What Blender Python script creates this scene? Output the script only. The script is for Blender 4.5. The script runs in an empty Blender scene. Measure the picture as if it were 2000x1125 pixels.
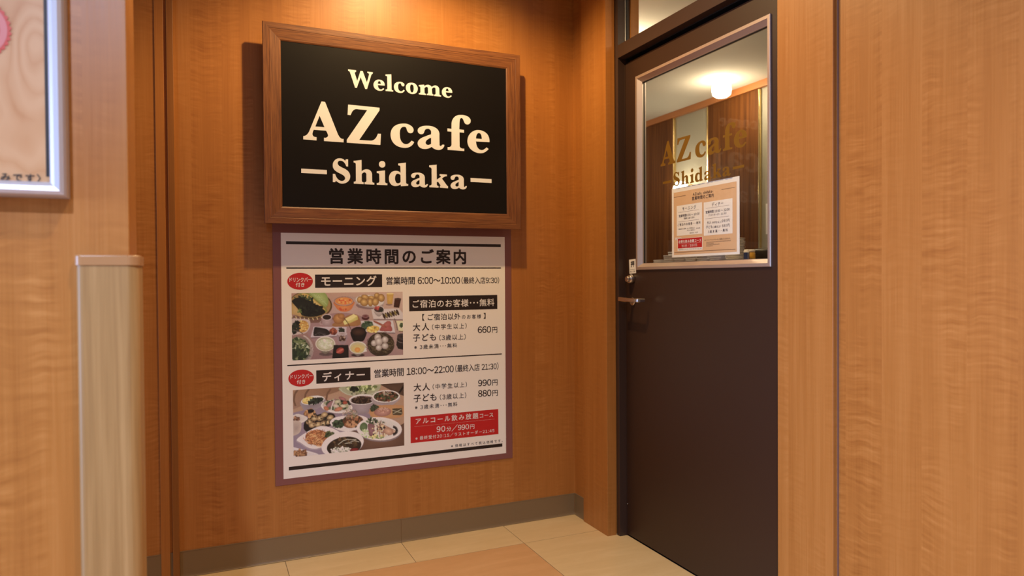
import bpy, bmesh, math, random
import numpy as np
from mathutils import Vector, Matrix

# ------------------------------------------------------------------ camera, world, lights, exposure
SC = bpy.context.scene
COL = SC.collection
SC.view_settings.view_transform = 'Standard'
SC.view_settings.look = 'None'
SC.view_settings.gamma = 1.0
SC.view_settings.use_curve_mapping = False
SC.view_settings.exposure = 0.0

YAW, PITCH, ROLL, FPX, CAM_Z = 0.41617641, -0.01403386, -0.0066421, 1363.41818, 1.17
_f = Vector((math.sin(YAW) * math.cos(PITCH), math.cos(YAW) * math.cos(PITCH), math.sin(PITCH)))
_r = Vector((math.cos(YAW), -math.sin(YAW), 0.0))
_u = _r.cross(_f)
_r2 = _r * math.cos(ROLL) + _u * math.sin(ROLL)
_u2 = -_r * math.sin(ROLL) + _u * math.cos(ROLL)
cam = bpy.data.cameras.new('camera')
cam.sensor_width = 36.0
cam.lens = FPX / 2000.0 * 36.0
cam.clip_start = 0.05
cam.dof.use_dof = True
cam.dof.focus_distance = 2.75
cam.dof.aperture_fstop = 3.2
camo = bpy.data.objects.new('camera', cam)
COL.objects.link(camo)
M = Matrix(((_r2.x, _u2.x, -_f.x, 0.0), (_r2.y, _u2.y, -_f.y, 0.0), (_r2.z, _u2.z, -_f.z, CAM_Z), (0, 0, 0, 1)))
camo.matrix_world = M
SC.camera = camo

world = bpy.data.worlds.new('world')
SC.world = world
world.use_nodes = True
world.node_tree.nodes['Background'].inputs[0].default_value = (0.95, 0.88, 0.82, 1)
world.node_tree.nodes['Background'].inputs[1].default_value = 0.12


def light(name, kind, loc, energy, color, target=None, **kw):
    l = bpy.data.lights.new(name, kind)
    l.energy = energy
    l.color = color
    for k, v in kw.items():
        setattr(l, k, v)
    o = bpy.data.objects.new(name, l)
    COL.objects.link(o)
    o.location = loc
    if target is not None:
        o.rotation_euler = (Vector(target) - Vector(loc)).to_track_quat('-Z', 'Y').to_euler()
    return o


WARM = (1.0, 0.67, 0.31)
# the downlight of the niche, in front of the hanging sign
light('niche_downlight', 'SPOT', (0.82, 2.30, 2.835), 118, WARM, (0.82, 2.36, 0), spot_size=math.radians(138), spot_blend=0.5, shadow_soft_size=0.03)
# downlight of the hall in front of the niche, then an added fill
light('hall_downlight', 'SPOT', (0.45, 0.60, 2.82), 86, (1.0, 0.92, 0.84), (0.45, 0.60, 0), spot_size=math.radians(116), spot_blend=1.0, shadow_soft_size=0.04)
light('hall_fill', 'SPOT', (-0.52, -0.75, 2.82), 275, (0.80, 0.95, 1.32), (-0.52, -0.75, 0), spot_size=math.radians(150), spot_blend=0.6, shadow_soft_size=0.05)  # unseen cool fill added to brighten the near left wall
# daylight of the hall windows, far behind the camera
light('hall_daylight', 'AREA', (-4.4, 0.0, 1.3), 170, (0.70, 0.97, 1.70), (1.6, 1.1, 1.0), shape='RECTANGLE', size=2.0, size_y=2.0)

# ------------------------------------------------------------------ helpers
WLOC = {}


def uname(n):
    return n


def put(name, me, parent=None, loc=(0, 0, 0), **props):
    """link a mesh (world coordinates) as one object, its origin at loc"""
    o = bpy.data.objects.new(name, me)
    COL.objects.link(o)
    base = Vector(loc)
    if parent is not None:
        base = WLOC[parent.name].copy()
        o.parent = parent
        o.location = (0, 0, 0)
    else:
        o.location = base
    if me is not None and base.length > 0:
        me.transform(Matrix.Translation(-base))
    WLOC[o.name] = base
    for k, v in props.items():
        o[k] = v
    return o


def empty(name, loc, parent=None, **props):
    o = bpy.data.objects.new(name, None)
    COL.objects.link(o)
    o.empty_display_size = 0.05
    o.location = loc
    if parent is not None:
        o.parent = parent
        o.location = Vector(loc) - WLOC[parent.name]
    WLOC[o.name] = Vector(loc)
    for k, v in props.items():
        o[k] = v
    return o


def mesh_from(bm, name, mats, smooth=False):
    me = bpy.data.meshes.new(name)
    bm.to_mesh(me)
    bm.free()
    for m in (mats if isinstance(mats, (list, tuple)) else [mats]):
        me.materials.append(m)
    if smooth:
        for p in me.polygons:
            p.use_smooth = True
    return me


def bm_box(bm, x0, x1, y0, y1, z0, z1, bevel=0.0, mi=0, seg=2):
    vs = [bm.verts.new((x, y, z)) for x in (x0, x1) for y in (y0, y1) for z in (z0, z1)]
    q = ((0, 1, 3, 2), (4, 6, 7, 5), (0, 4, 5, 1), (2, 3, 7, 6), (0, 2, 6, 4), (1, 5, 7, 3))
    fs = [bm.faces.new([vs[i] for i in f]) for f in q]
    for f in fs:
        f.material_index = mi
    if bevel:
        es = list({e for f in fs for e in f.edges})
        bmesh.ops.bevel(bm, geom=es, offset=bevel, segments=seg, affect='EDGES', profile=0.5)


def box(name, x0, x1, y0, y1, z0, z1, mat, parent=None, bevel=0.0, **props):
    bm = bmesh.new()
    bm_box(bm, x0, x1, y0, y1, z0, z1, bevel)
    bmesh.ops.recalc_face_normals(bm, faces=bm.faces)
    loc = ((x0 + x1) / 2, (y0 + y1) / 2, z0)
    return put(name, mesh_from(bm, name, mat), parent, loc if parent is None else (0, 0, 0), **props)


def bm_cyl(bm, p0, p1, r0, r1=None, n=24, cap=True, mi=0, bev=0.0):
    p0, p1 = Vector(p0), Vector(p1)
    r1 = r0 if r1 is None else r1
    d = (p1 - p0)
    L = d.length
    d.normalize()
    a = Vector((0, 0, 1)) if abs(d.z) < 0.9 else Vector((1, 0, 0))
    u = d.cross(a).normalized()
    v = d.cross(u)
    prof = [(0, r0), (L, r1)]
    if bev:
        prof = [(0, r0 - bev), (bev, r0), (L - bev, r1), (L, r1 - bev)]
    rings = []
    for t, r in prof:
        rings.append([bm.verts.new(p0 + d * t + (u * math.cos(2 * math.pi * i / n) + v * math.sin(2 * math.pi * i / n)) * r) for i in range(n)])
    for a_, b_ in zip(rings, rings[1:]):
        for i in range(n):
            f = bm.faces.new((a_[i], a_[(i + 1) % n], b_[(i + 1) % n], b_[i]))
            f.smooth = True
            f.material_index = mi
    if cap:
        bm.faces.new(rings[0][::-1]).material_index = mi
        bm.faces.new(rings[-1]).material_index = mi


def bm_lathe(bm, c, prof, n=32, mi=0):
    """prof: (r, z) pairs round a vertical axis through c"""
    rings = []
    for r, z in prof:
        if r < 1e-6:
            rings.append([bm.verts.new((c[0], c[1], c[2] + z))])
        else:
            rings.append([bm.verts.new((c[0] + r * math.cos(2 * math.pi * i / n), c[1] + r * math.sin(2 * math.pi * i / n), c[2] + z)) for i in range(n)])
    for a, b in zip(rings, rings[1:]):
        for i in range(n):
            j = (i + 1) % n
            if len(a) == 1 and len(b) == 1:
                continue
            if len(a) == 1:
                f = bm.faces.new((a[0], b[j], b[i]))
            elif len(b) == 1:
                f = bm.faces.new((a[i], a[j], b[0]))
            else:
                f = bm.faces.new((a[i], a[j], b[j], b[i]))
            f.smooth = True
            f.material_index = mi


def bm_frame(bm, to3, u0, u1, v0, v1, prof, mi=0):
    """mitred picture-frame ring. prof: (inset, height) pairs from the outer edge inwards; to3(u, v, h) -> xyz"""
    rings = []
    for ins, h in prof:
        rings.append([bm.verts.new(to3(u, v, h)) for u, v in ((u0 + ins, v0 + ins), (u1 - ins, v0 + ins), (u1 - ins, v1 - ins), (u0 + ins, v1 - ins))])
    for a, b in zip(rings, rings[1:]):
        for i in range(4):
            bm.faces.new((a[i], a[(i + 1) % 4], b[(i + 1) % 4], b[i])).material_index = mi


def frame_side(name, side, to3, u0, u1, v0, v1, prof, mat, parent):
    """one mitred side (0 bottom, 1 right, 2 top, 3 left) of such a frame"""
    bm = bmesh.new()
    ends = []
    for ins, h in prof:
        c = ((u0 + ins, v0 + ins), (u1 - ins, v0 + ins), (u1 - ins, v1 - ins), (u0 + ins, v1 - ins))
        p, q = c[side], c[(side + 1) % 4]
        ends.append((bm.verts.new(to3(p[0], p[1], h)), bm.verts.new(to3(q[0], q[1], h))))
    for a, b in zip(ends, ends[1:]):
        bm.faces.new((a[0], a[1], b[1], b[0]))
    bm.faces.new([e[0] for e in ends])
    bm.faces.new([e[1] for e in ends][::-1])
    bm.faces.new((ends[-1][0], ends[-1][1], ends[0][1], ends[0][0]))
    bmesh.ops.recalc_face_normals(bm, faces=bm.faces)
    me = mesh_from(bm, name, mat)
    return put(name, me, parent)


# ------------------------------------------------------------------ materials
def s2l(c):
    return tuple(((v / 255.0) / 12.92 if v / 255.0 <= 0.04045 else ((v / 255.0 + 0.055) / 1.055) ** 2.4) for v in c)


def mat(name, color, rough=0.5, metal=0.0, spec=0.5, emit=None, estr=0.0, coat=0.0):
    m = bpy.data.materials.new(name)
    m.use_nodes = True
    b = m.node_tree.nodes['Principled BSDF']
    b.inputs['Base Color'].default_value = (*color, 1)
    b.inputs['Roughness'].default_value = rough
    b.inputs['Metallic'].default_value = metal
    b.inputs['Specular IOR Level'].default_value = spec
    b.inputs['Coat Weight'].default_value = coat
    if emit:
        b.inputs['Emission Color'].default_value = (*emit, 1)
        b.inputs['Emission Strength'].default_value = estr
    return m


class NT:
    def __init__(self, m):
        self.t = m.node_tree
        self.b = self.t.nodes['Principled BSDF']

    def n(self, typ, **kw):
        o = self.t.nodes.new(typ)
        for k, v in kw.items():
            setattr(o, k, v)
        return o

    def link(self, a, b):
        self.t.links.new(a, b)

    def math(self, op, a, b=None, c=None, clamp=False):
        o = self.n('ShaderNodeMath', operation=op, use_clamp=clamp)
        for i, v in enumerate((a, b, c)):
            if v is None:
                continue
            if isinstance(v, (int, float)):
                o.inputs[i].default_value = v
            else:
                self.link(v, o.inputs[i])
        return o.outputs[0]

    def noise(self, vec, scale=1.0, detail=4, rough=0.55, dist=0.0):
        o = self.n('ShaderNodeTexNoise')
        o.inputs['Scale'].default_value = scale
        o.inputs['Detail'].default_value = detail
        o.inputs['Roughness'].default_value = rough
        o.inputs['Distortion'].default_value = dist
        self.link(vec, o.inputs['Vector'])
        return o.outputs['Fac']

    def comb(self, x, y, z):
        o = self.n('ShaderNodeCombineXYZ')
        for i, v in enumerate((x, y, z)):
            if isinstance(v, (int, float)):
                o.inputs[i].default_value = v
            else:
                self.link(v, o.inputs[i])
        return o.outputs[0]

    def pos(self):
        g = self.n('ShaderNodeNewGeometry')
        s = self.n('ShaderNodeSeparateXYZ')
        self.link(g.outputs['Position'], s.inputs[0])
        return s.outputs

    def ramp(self, fac, stops):
        r = self.n('ShaderNodeValToRGB')
        e = r.color_ramp.elements
        while len(e) < len(stops):
            e.new(0.5)
        for i, (p, c) in enumerate(stops):
            e[i].position = p
            e[i].color = (*c, 1)
        self.link(fac, r.inputs[0])
        return r.outputs[0]

    def mix(self, fac, a, b, mode='MIX'):
        o = self.n('ShaderNodeMix', data_type='RGBA', blend_type=mode)
        if isinstance(fac, (int, float)):
            o.inputs[0].default_value = fac
        else:
            self.link(fac, o.inputs[0])
        for s, v in ((o.inputs[6], a), (o.inputs[7], b)):
            if isinstance(v, tuple):
                s.default_value = (*v, 1)
            else:
                self.link(v, s)
        return o.outputs[2]

    def bump(self, h, strength, dist=0.001):
        o = self.n('ShaderNodeBump')
        o.inputs['Strength'].default_value = strength
        o.inputs['Distance'].default_value = dist
        self.link(h, o.inputs['Height'])
        self.link(o.outputs[0], self.b.inputs['Normal'])


def veneer(name, dark, mid, lit, leaf=0.115, curl=0.55, rough=0.36, seed=0.0, bars=1.0):
    """figured veneer: book-matched leaves, fine upright grain, curl bars across it"""
    m = mat(name, mid, rough)
    t = NT(m)
    x, y, z = t.pos()
    u = t.math('ADD', t.math('ADD', x, t.math('MULTIPLY', y, 1.0)), seed)
    k = t.math('DIVIDE', u, leaf)
    cell = t.math('FLOOR', k)
    wn = t.n('ShaderNodeTexWhiteNoise', noise_dimensions='1D')
    t.link(cell, wn.inputs['W'])
    rnd = wn.outputs['Value']
    wn2 = t.n('ShaderNodeTexWhiteNoise', noise_dimensions='1D')
    t.link(t.math('ADD', cell, 31.7), wn2.inputs['W'])
    fine = t.noise(t.comb(t.math('MULTIPLY', u, 330.0), t.math('MULTIPLY', z, 4.0), rnd), 1.0, 3)
    broad = t.noise(t.comb(t.math('MULTIPLY', u, 26.0), t.math('MULTIPLY', z, 0.7), t.math('MULTIPLY', rnd, 9.0)), 1.0, 3)
    wob = t.noise(t.comb(t.math('MULTIPLY', u, 9.0), t.math('MULTIPLY', z, 3.0), 3.1), 1.0, 2)
    zz = t.math('ADD', t.math('MULTIPLY', z, 100.0 * bars), t.math('MULTIPLY', wob, 5.0))
    barn = t.noise(t.comb(t.math('MULTIPLY', u, 11.0), zz, t.math('MULTIPLY', rnd, 40.0)), 1.0, 2, 0.5)
    bsharp = t.math('SUBTRACT', barn, 0.5)
    patch = t.noise(t.comb(t.math('MULTIPLY', u, 13.0), t.math('MULTIPLY', z, 2.3), t.math('MULTIPLY', wn2.outputs['Value'], 20.0)), 1.0, 2)
    mask = t.math('MULTIPLY', t.math('MULTIPLY', t.math('SUBTRACT', patch, 0.38), 4.0, clamp=True), t.math('ADD', t.math('MULTIPLY', wn2.outputs['Value'], 0.9), 0.25))
    fac = t.math('ADD', 0.5, t.math('MULTIPLY', t.math('SUBTRACT', fine, 0.5), 0.42))
    fac = t.math('ADD', fac, t.math('MULTIPLY', t.math('SUBTRACT', broad, 0.5), 0.55))
    fac = t.math('ADD', fac, t.math('MULTIPLY', t.math('SUBTRACT', rnd, 0.5), 0.16))
    fac = t.math('ADD', fac, t.math('MULTIPLY', t.math('MULTIPLY', bsharp, mask), 1.9 * curl))
    t.link(t.ramp(fac, [(0.12, dark), (0.5, mid), (0.9, lit)]), t.b.inputs['Base Color'])
    t.link(t.math('ADD', rough - 0.05, t.math('MULTIPLY', fine, 0.12)), t.b.inputs['Roughness'])
    t.bump(fine, 0.05)
    return m


def grained(name, c0, c1, c2, axis='z', scale=1.0, rough=0.45, contrast=1.0, bump=0.1):
    """plain straight-grained timber running along one axis"""
    m = mat(name, c1, rough)
    t = NT(m)
    x, y, z = t.pos()
    mult = {'x': (3.0, 110.0, 110.0), 'y': (110.0, 3.0, 110.0), 'z': (110.0, 110.0, 3.0)}[axis]
    v = t.comb(*[t.math('MULTIPLY', a, k * scale) for a, k in zip((x, y, z), mult)])
    v2 = t.comb(*[t.math('MULTIPLY', a, k * scale * 3.3) for a, k in zip((x, y, z), mult)])
    a = t.noise(v, 1.0, 4, 0.6, 0.3)
    b = t.noise(v2, 1.0, 2, 0.5)
    fac = t.math('ADD', 0.5, t.math('ADD', t.math('MULTIPLY', t.math('SUBTRACT', a, 0.5), 1.7 * contrast), t.math('MULTIPLY', t.math('SUBTRACT', b, 0.5), 0.8 * contrast)))
    t.link(t.ramp(fac, [(0.1, c0), (0.5, c1), (0.92, c2)]), t.b.inputs['Base Color'])
    t.bump(b, bump)
    return m


def tile_mat(name, c0, c1, c2, rough=0.28):
    m = mat(name, c1, rough)
    t = NT(m)
    x, y, z = t.pos()
    oi = t.n('ShaderNodeObjectInfo')
    r = oi.outputs['Random']
    a = t.noise(t.comb(t.math('ADD', t.math('MULTIPLY', x, 2.6), t.math('MULTIPLY', r, 30.0)), t.math('MULTIPLY', y, 15.0), 0.0), 1.0, 5, 0.6, 0.6)
    b = t.noise(t.comb(t.math('MULTIPLY', x, 30.0), t.math('MULTIPLY', y, 42.0), r), 1.0, 3, 0.6)
    fac = t.math('ADD', t.math('MULTIPLY', a, 0.8), t.math('MULTIPLY', b, 0.2))
    t.link(t.ramp(fac, [(0.28, c0), (0.5, c1), (0.72, c2)]), t.b.inputs['Base Color'])
    t.bump(b, 0.03)
    return m


def speck(name, c, rough=0.5, amt=0.08, scale=300.0, metal=0.0, spec=0.5):
    m = mat(name, c, rough, metal, spec)
    t = NT(m)
    g = t.n('ShaderNodeNewGeometry')
    a = t.noise(g.outputs['Position'], scale, 2)
    f = t.math('ADD', 1.0 - amt / 2, t.math('MULTIPLY', a, amt))
    cc = t.n('ShaderNodeMix', data_type='RGBA', blend_type='MULTIPLY')
    cc.inputs[0].default_value = 1.0
    cc.inputs[6].default_value = (*c, 1)
    t.link(t.comb(f, f, f), cc.inputs[7])
    t.link(cc.outputs[2], t.b.inputs['Base Color'])
    t.bump(a, 0.06)
    return m


V_DARK, V_MID, V_LIT = (0.298, 0.103, 0.018), (0.396, 0.154, 0.031), (0.50, 0.218, 0.056)
M_VEN = veneer('figured_veneer', V_DARK, V_MID, V_LIT)
M_VENL = veneer('figured_veneer_near', V_DARK, V_MID, V_LIT, leaf=0.3, seed=5.3, bars=0.8, curl=0.75)
M_VENT = veneer('veneer_trim', V_DARK, V_MID, V_LIT, leaf=0.07, seed=2.1, curl=0.35)
M_SIGNW = grained('sign_oak', (0.075, 0.021, 0.006), (0.165, 0.056, 0.014), (0.245, 0.095, 0.027), 'x', 2.4, 0.45)
M_SIGNWV = grained('sign_oak_upright', (0.075, 0.021, 0.006), (0.165, 0.056, 0.014), (0.245, 0.095, 0.027), 'z', 2.4, 0.45)
M_GUARD = grained('guard_ash', (0.235, 0.122, 0.038), (0.335, 0.187, 0.062), (0.44, 0.262, 0.100), 'z', 0.42, 0.5, 0.75)
M_CAP = mat('guard_cap', (0.38, 0.195, 0.078), 0.35)
M_BASE = speck('baseboard_vinyl', (0.205, 0.135, 0.064), 0.38, 0.06)
M_GROUT = mat('grout', (0.17, 0.115, 0.06), 0.8)
M_CREAM = tile_mat('cream_tile', (0.63, 0.445, 0.205), (0.68, 0.49, 0.235), (0.73, 0.54, 0.275))
M_TAN = tile_mat('tan_tile', (0.56, 0.305, 0.122), (0.61, 0.34, 0.14), (0.67, 0.39, 0.17))
M_CEIL = mat('white_ceiling', (0.72, 0.68, 0.60), 0.9)
M_BLACKB = speck('sign_board', (0.0062, 0.0048, 0.0044), 0.42, 0.1, spec=0.18)
M_LETTER = mat('cream_letter', (0.80, 0.82, 0.86), 0.55)
M_DOOR = speck('brown_door_paint', (0.033, 0.0135, 0.0065), 0.45, 0.1, 180.0)
M_JAMB = speck('brown_frame_paint', (0.046, 0.025, 0.018), 0.36, 0.08, 180.0)
M_JAMBD = mat('gasket', (0.008, 0.007, 0.006), 0.5)
M_ALU = mat('anodised_trim', (0.60, 0.50, 0.43), 0.38, 0.75)
M_CHROME = mat('satin_chrome', (0.62, 0.57, 0.52), 0.24, 1.0)
M_SNAP = mat('snap_frame_aluminium', (0.56, 0.54, 0.57), 0.45, 0.6)
M_WHITE = mat('white_paper', (0.88, 0.855, 0.775), 0.55)
M_PURPLE = mat('mauve_board', (0.215, 0.080, 0.070), 0.5)
M_INK = mat('black_ink', (0.016, 0.008, 0.006), 0.5)
M_INKT = mat('notice_ink', (0.07, 0.035, 0.025), 0.5)
M_RED = mat('red_print', (0.52, 0.012, 0.012), 0.5)
M_TANP = mat('tan_print', (0.62, 0.37, 0.20), 0.5)
M_PWHITE = mat('print_white', (0.82, 0.80, 0.76), 0.55)
M_GOLDV = mat('gold_vinyl', (0.23, 0.115, 0.011), 0.45, 0.25)
M_WALNUT = grained('walnut_panel', (0.068, 0.020, 0.003), (0.118, 0.038, 0.006), (0.170, 0.060, 0.012), 'z', 0.35, 0.6)
M_WALNUT.node_tree.nodes['Principled BSDF'].inputs['Specular IOR Level'].default_value = 0.2
M_GREY = speck('grey_green_panel', (0.36, 0.335, 0.26), 0.42, 0.06)
M_GOLD = mat('polished_brass', (0.95, 0.72, 0.34), 0.18, 1.0)
M_PORC = mat('white_porcelain', (0.78, 0.75, 0.72), 0.3)
M_COUNTER = mat('counter_top', (0.30, 0.20, 0.12), 0.4)
M_BLACKP = mat('black_plastic', (0.012, 0.010, 0.010), 0.25)
M_GLOW = mat('lamp_glass', (0.9, 0.88, 0.8), 0.4, emit=(1.0, 0.86, 0.62), estr=14.0)

# clear glass: thin panes let light straight through and reflect a little
M_GLASS = bpy.data.materials.new('clear_glass')
M_GLASS.use_nodes = True
_t = M_GLASS.node_tree
_t.nodes.clear()
_o = _t.nodes.new('ShaderNodeOutputMaterial')
_tr = _t.nodes.new('ShaderNodeBsdfTransparent')
_tr.inputs[0].default_value = (0.98, 0.985, 0.975, 1)
_gl = _t.nodes.new('ShaderNodeBsdfGlossy')
_gl.inputs['Roughness'].default_value = 0.03
_lw = _t.nodes.new('ShaderNodeLayerWeight')
_lw.inputs[0].default_value = 0.5
_pw = _t.nodes.new('ShaderNodeMath')
_pw.operation = 'POWER'
_pw.inputs[1].default_value = 5.0
_ml = _t.nodes.new('ShaderNodeMath')
_ml.operation = 'MULTIPLY_ADD'
_ml.inputs[1].default_value = 0.90
_ml.inputs[2].default_value = 0.013
_t.links.new(_lw.outputs['Facing'], _pw.inputs[0])
_t.links.new(_pw.outputs[0], _ml.inputs[0])
_mx = _t.nodes.new('ShaderNodeMixShader')
_t.links.new(_ml.outputs[0], _mx.inputs[0])
_t.links.new(_tr.outputs[0], _mx.inputs[1])
_t.links.new(_gl.outputs[0], _mx.inputs[2])
_t.links.new(_mx.outputs[0], _o.inputs[0])

# ------------------------------------------------------------------ lettering
CHARS = {}


def _bake(cu):
    o = bpy.data.objects.new('t', cu)
    COL.objects.link(o)
    dg = bpy.context.evaluated_depsgraph_get()
    me = bpy.data.meshes.new_from_object(o.evaluated_get(dg))
    COL.objects.unlink(o)
    bpy.data.objects.remove(o)
    return me


def char_poly(ch):
    """vertices and faces of one character of Blender's built-in font, 1 em high"""
    if ch in CHARS:
        return CHARS[ch]
    cu = bpy.data.curves.new('t', 'FONT')
    cu.body = ch
    cu.size = 1.0
    cu.resolution_u = 3
    cu.fill_mode = 'BOTH'
    me = _bake(cu)
    vs = [(v.co.x, v.co.y) for v in me.vertices]
    fs = [tuple(p.vertices) for p in me.polygons]
    bpy.data.meshes.remove(me)
    bpy.data.curves.remove(cu)
    CHARS[ch] = (vs, fs)
    return CHARS[ch]


def _em():
    cu = bpy.data.curves.new('t', 'FONT')
    cu.body = '口口'
    cu.size = 1.0
    me = _bake(cu)
    xs = [v.co.x for v in me.vertices]
    one = char_poly('口')[0]
    w = max(xs) - min(xs) - (max(p[0] for p in one) - min(p[0] for p in one))
    bpy.data.meshes.remove(me)
    bpy.data.curves.remove(cu)
    return w


EM = _em()
WIDE = {k: chr(ord(k) + 0xFEE0) for k in '0123456789:()/'}


def lay_text(bm, s, a0, a1, z0, z1, bold, to3):
    """set the string s into the box a0..a1 x z0..z1 (metres) of a surface; to3(a, z) -> xyz"""
    items, x = [], 0.0
    for ch in s:
        if ch == ' ':
            x += 0.30 * EM
            continue
        tight = ch in WIDE or ch in '･・' or ord(ch) < 128
        vs, fs = char_poly(WIDE.get(ch, ch))
        if not vs:
            x += EM
            continue
        l, r = min(p[0] for p in vs), max(p[0] for p in vs)
        if tight:
            side = 0.045 * EM if ch not in ':･・' else 0.09 * EM
            if ch in '･・':
                side = 0.12 * EM
            items.append((vs, fs, x + side - l))
            x += (r - l) + 2 * side
        else:
            items.append((vs, fs, x))
            x += EM
    def bounds(extra):
        lo = min(p[0] + dx + extra * i for i, (vs, fs, dx) in enumerate(items) for p in vs)
        hi = max(p[0] + dx + extra * i for i, (vs, fs, dx) in enumerate(items) for p in vs)
        return lo, hi
    ylo = min(p[1] for vs, fs, dx in items for p in vs)
    yhi = max(p[1] for vs, fs, dx in items for p in vs)
    k = (z1 - z0) / (yhi - ylo)
    want = abs(a1 - a0) / k
    lo, hi = bounds(0.0)
    extra = 0.0
    if len(items) > 1:
        e = (want - (hi - lo)) / (len(items) - 1)
        extra = e if e > 0 else max(e, -0.03 * EM)
        lo, hi = bounds(extra)
    kx = (a1 - a0) / (hi - lo)
    t = 0.0075 * bold
    offs = [(0.0, 0.0)]
    if bold >= 0.25:
        offs = [(t, t), (-t, t), (t, -t), (-t, -t)] + ([(t * 1.3, 0), (-t * 1.3, 0), (0, t * 1.3), (0, -t * 1.3)] if bold >= 1.8 else [])
    o3 = Vector(to3(0, 0))
    nrm = (Vector(to3(1, 0)) - o3).cross(Vector(to3(0, 1)) - o3).normalized() * (1 if a1 > a0 else -1)
    for c, (ox, oy) in enumerate(offs):
        for i, (vs, fs, dx) in enumerate(items):
            lift = nrm * (0.00003 * c + 0.00001 * (i % 2))
            vv = [bm.verts.new(Vector(to3(a0 + (p[0] + dx + extra * i - lo + ox) * kx, z0 + (p[1] - ylo + oy) * k)) + lift) for p in vs]
            for f in fs:
                try:
                    bm.faces.new([vv[j] for j in f])
                except ValueError:
                    pass


def glyph_mesh(name, loops, to3, depth, m):
    """a cut letter from its outlines (0.1 mm units); to3(x, z, h)"""
    cu = bpy.data.curves.new(name, 'CURVE')
    cu.dimensions = '2D'
    cu.fill_mode = 'BOTH'
    cu.extrude = 0.5
    for l in loops:
        pts = [tuple(int(c) for c in p.split(',')) for p in l.split()]
        sp = cu.splines.new('POLY')
        sp.points.add(len(pts) - 1)
        for p, q in zip(sp.points, pts):
            p.co = (q[0] * 1e-4, q[1] * 1e-4, 0, 1)
        sp.use_cyclic_u = True
    me = _bake(cu)
    bpy.data.curves.remove(cu)
    for v in me.vertices:
        v.co = Vector(to3(v.co.x, v.co.y, (v.co.z + 0.5) * depth))
    me.materials.clear()
    me.materials.append(m)
    bm = bmesh.new()
    bm.from_mesh(me)
    bmesh.ops.recalc_face_normals(bm, faces=bm.faces)
    bm.to_mesh(me)
    bm.free()
    me.name = name
    return me


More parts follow.
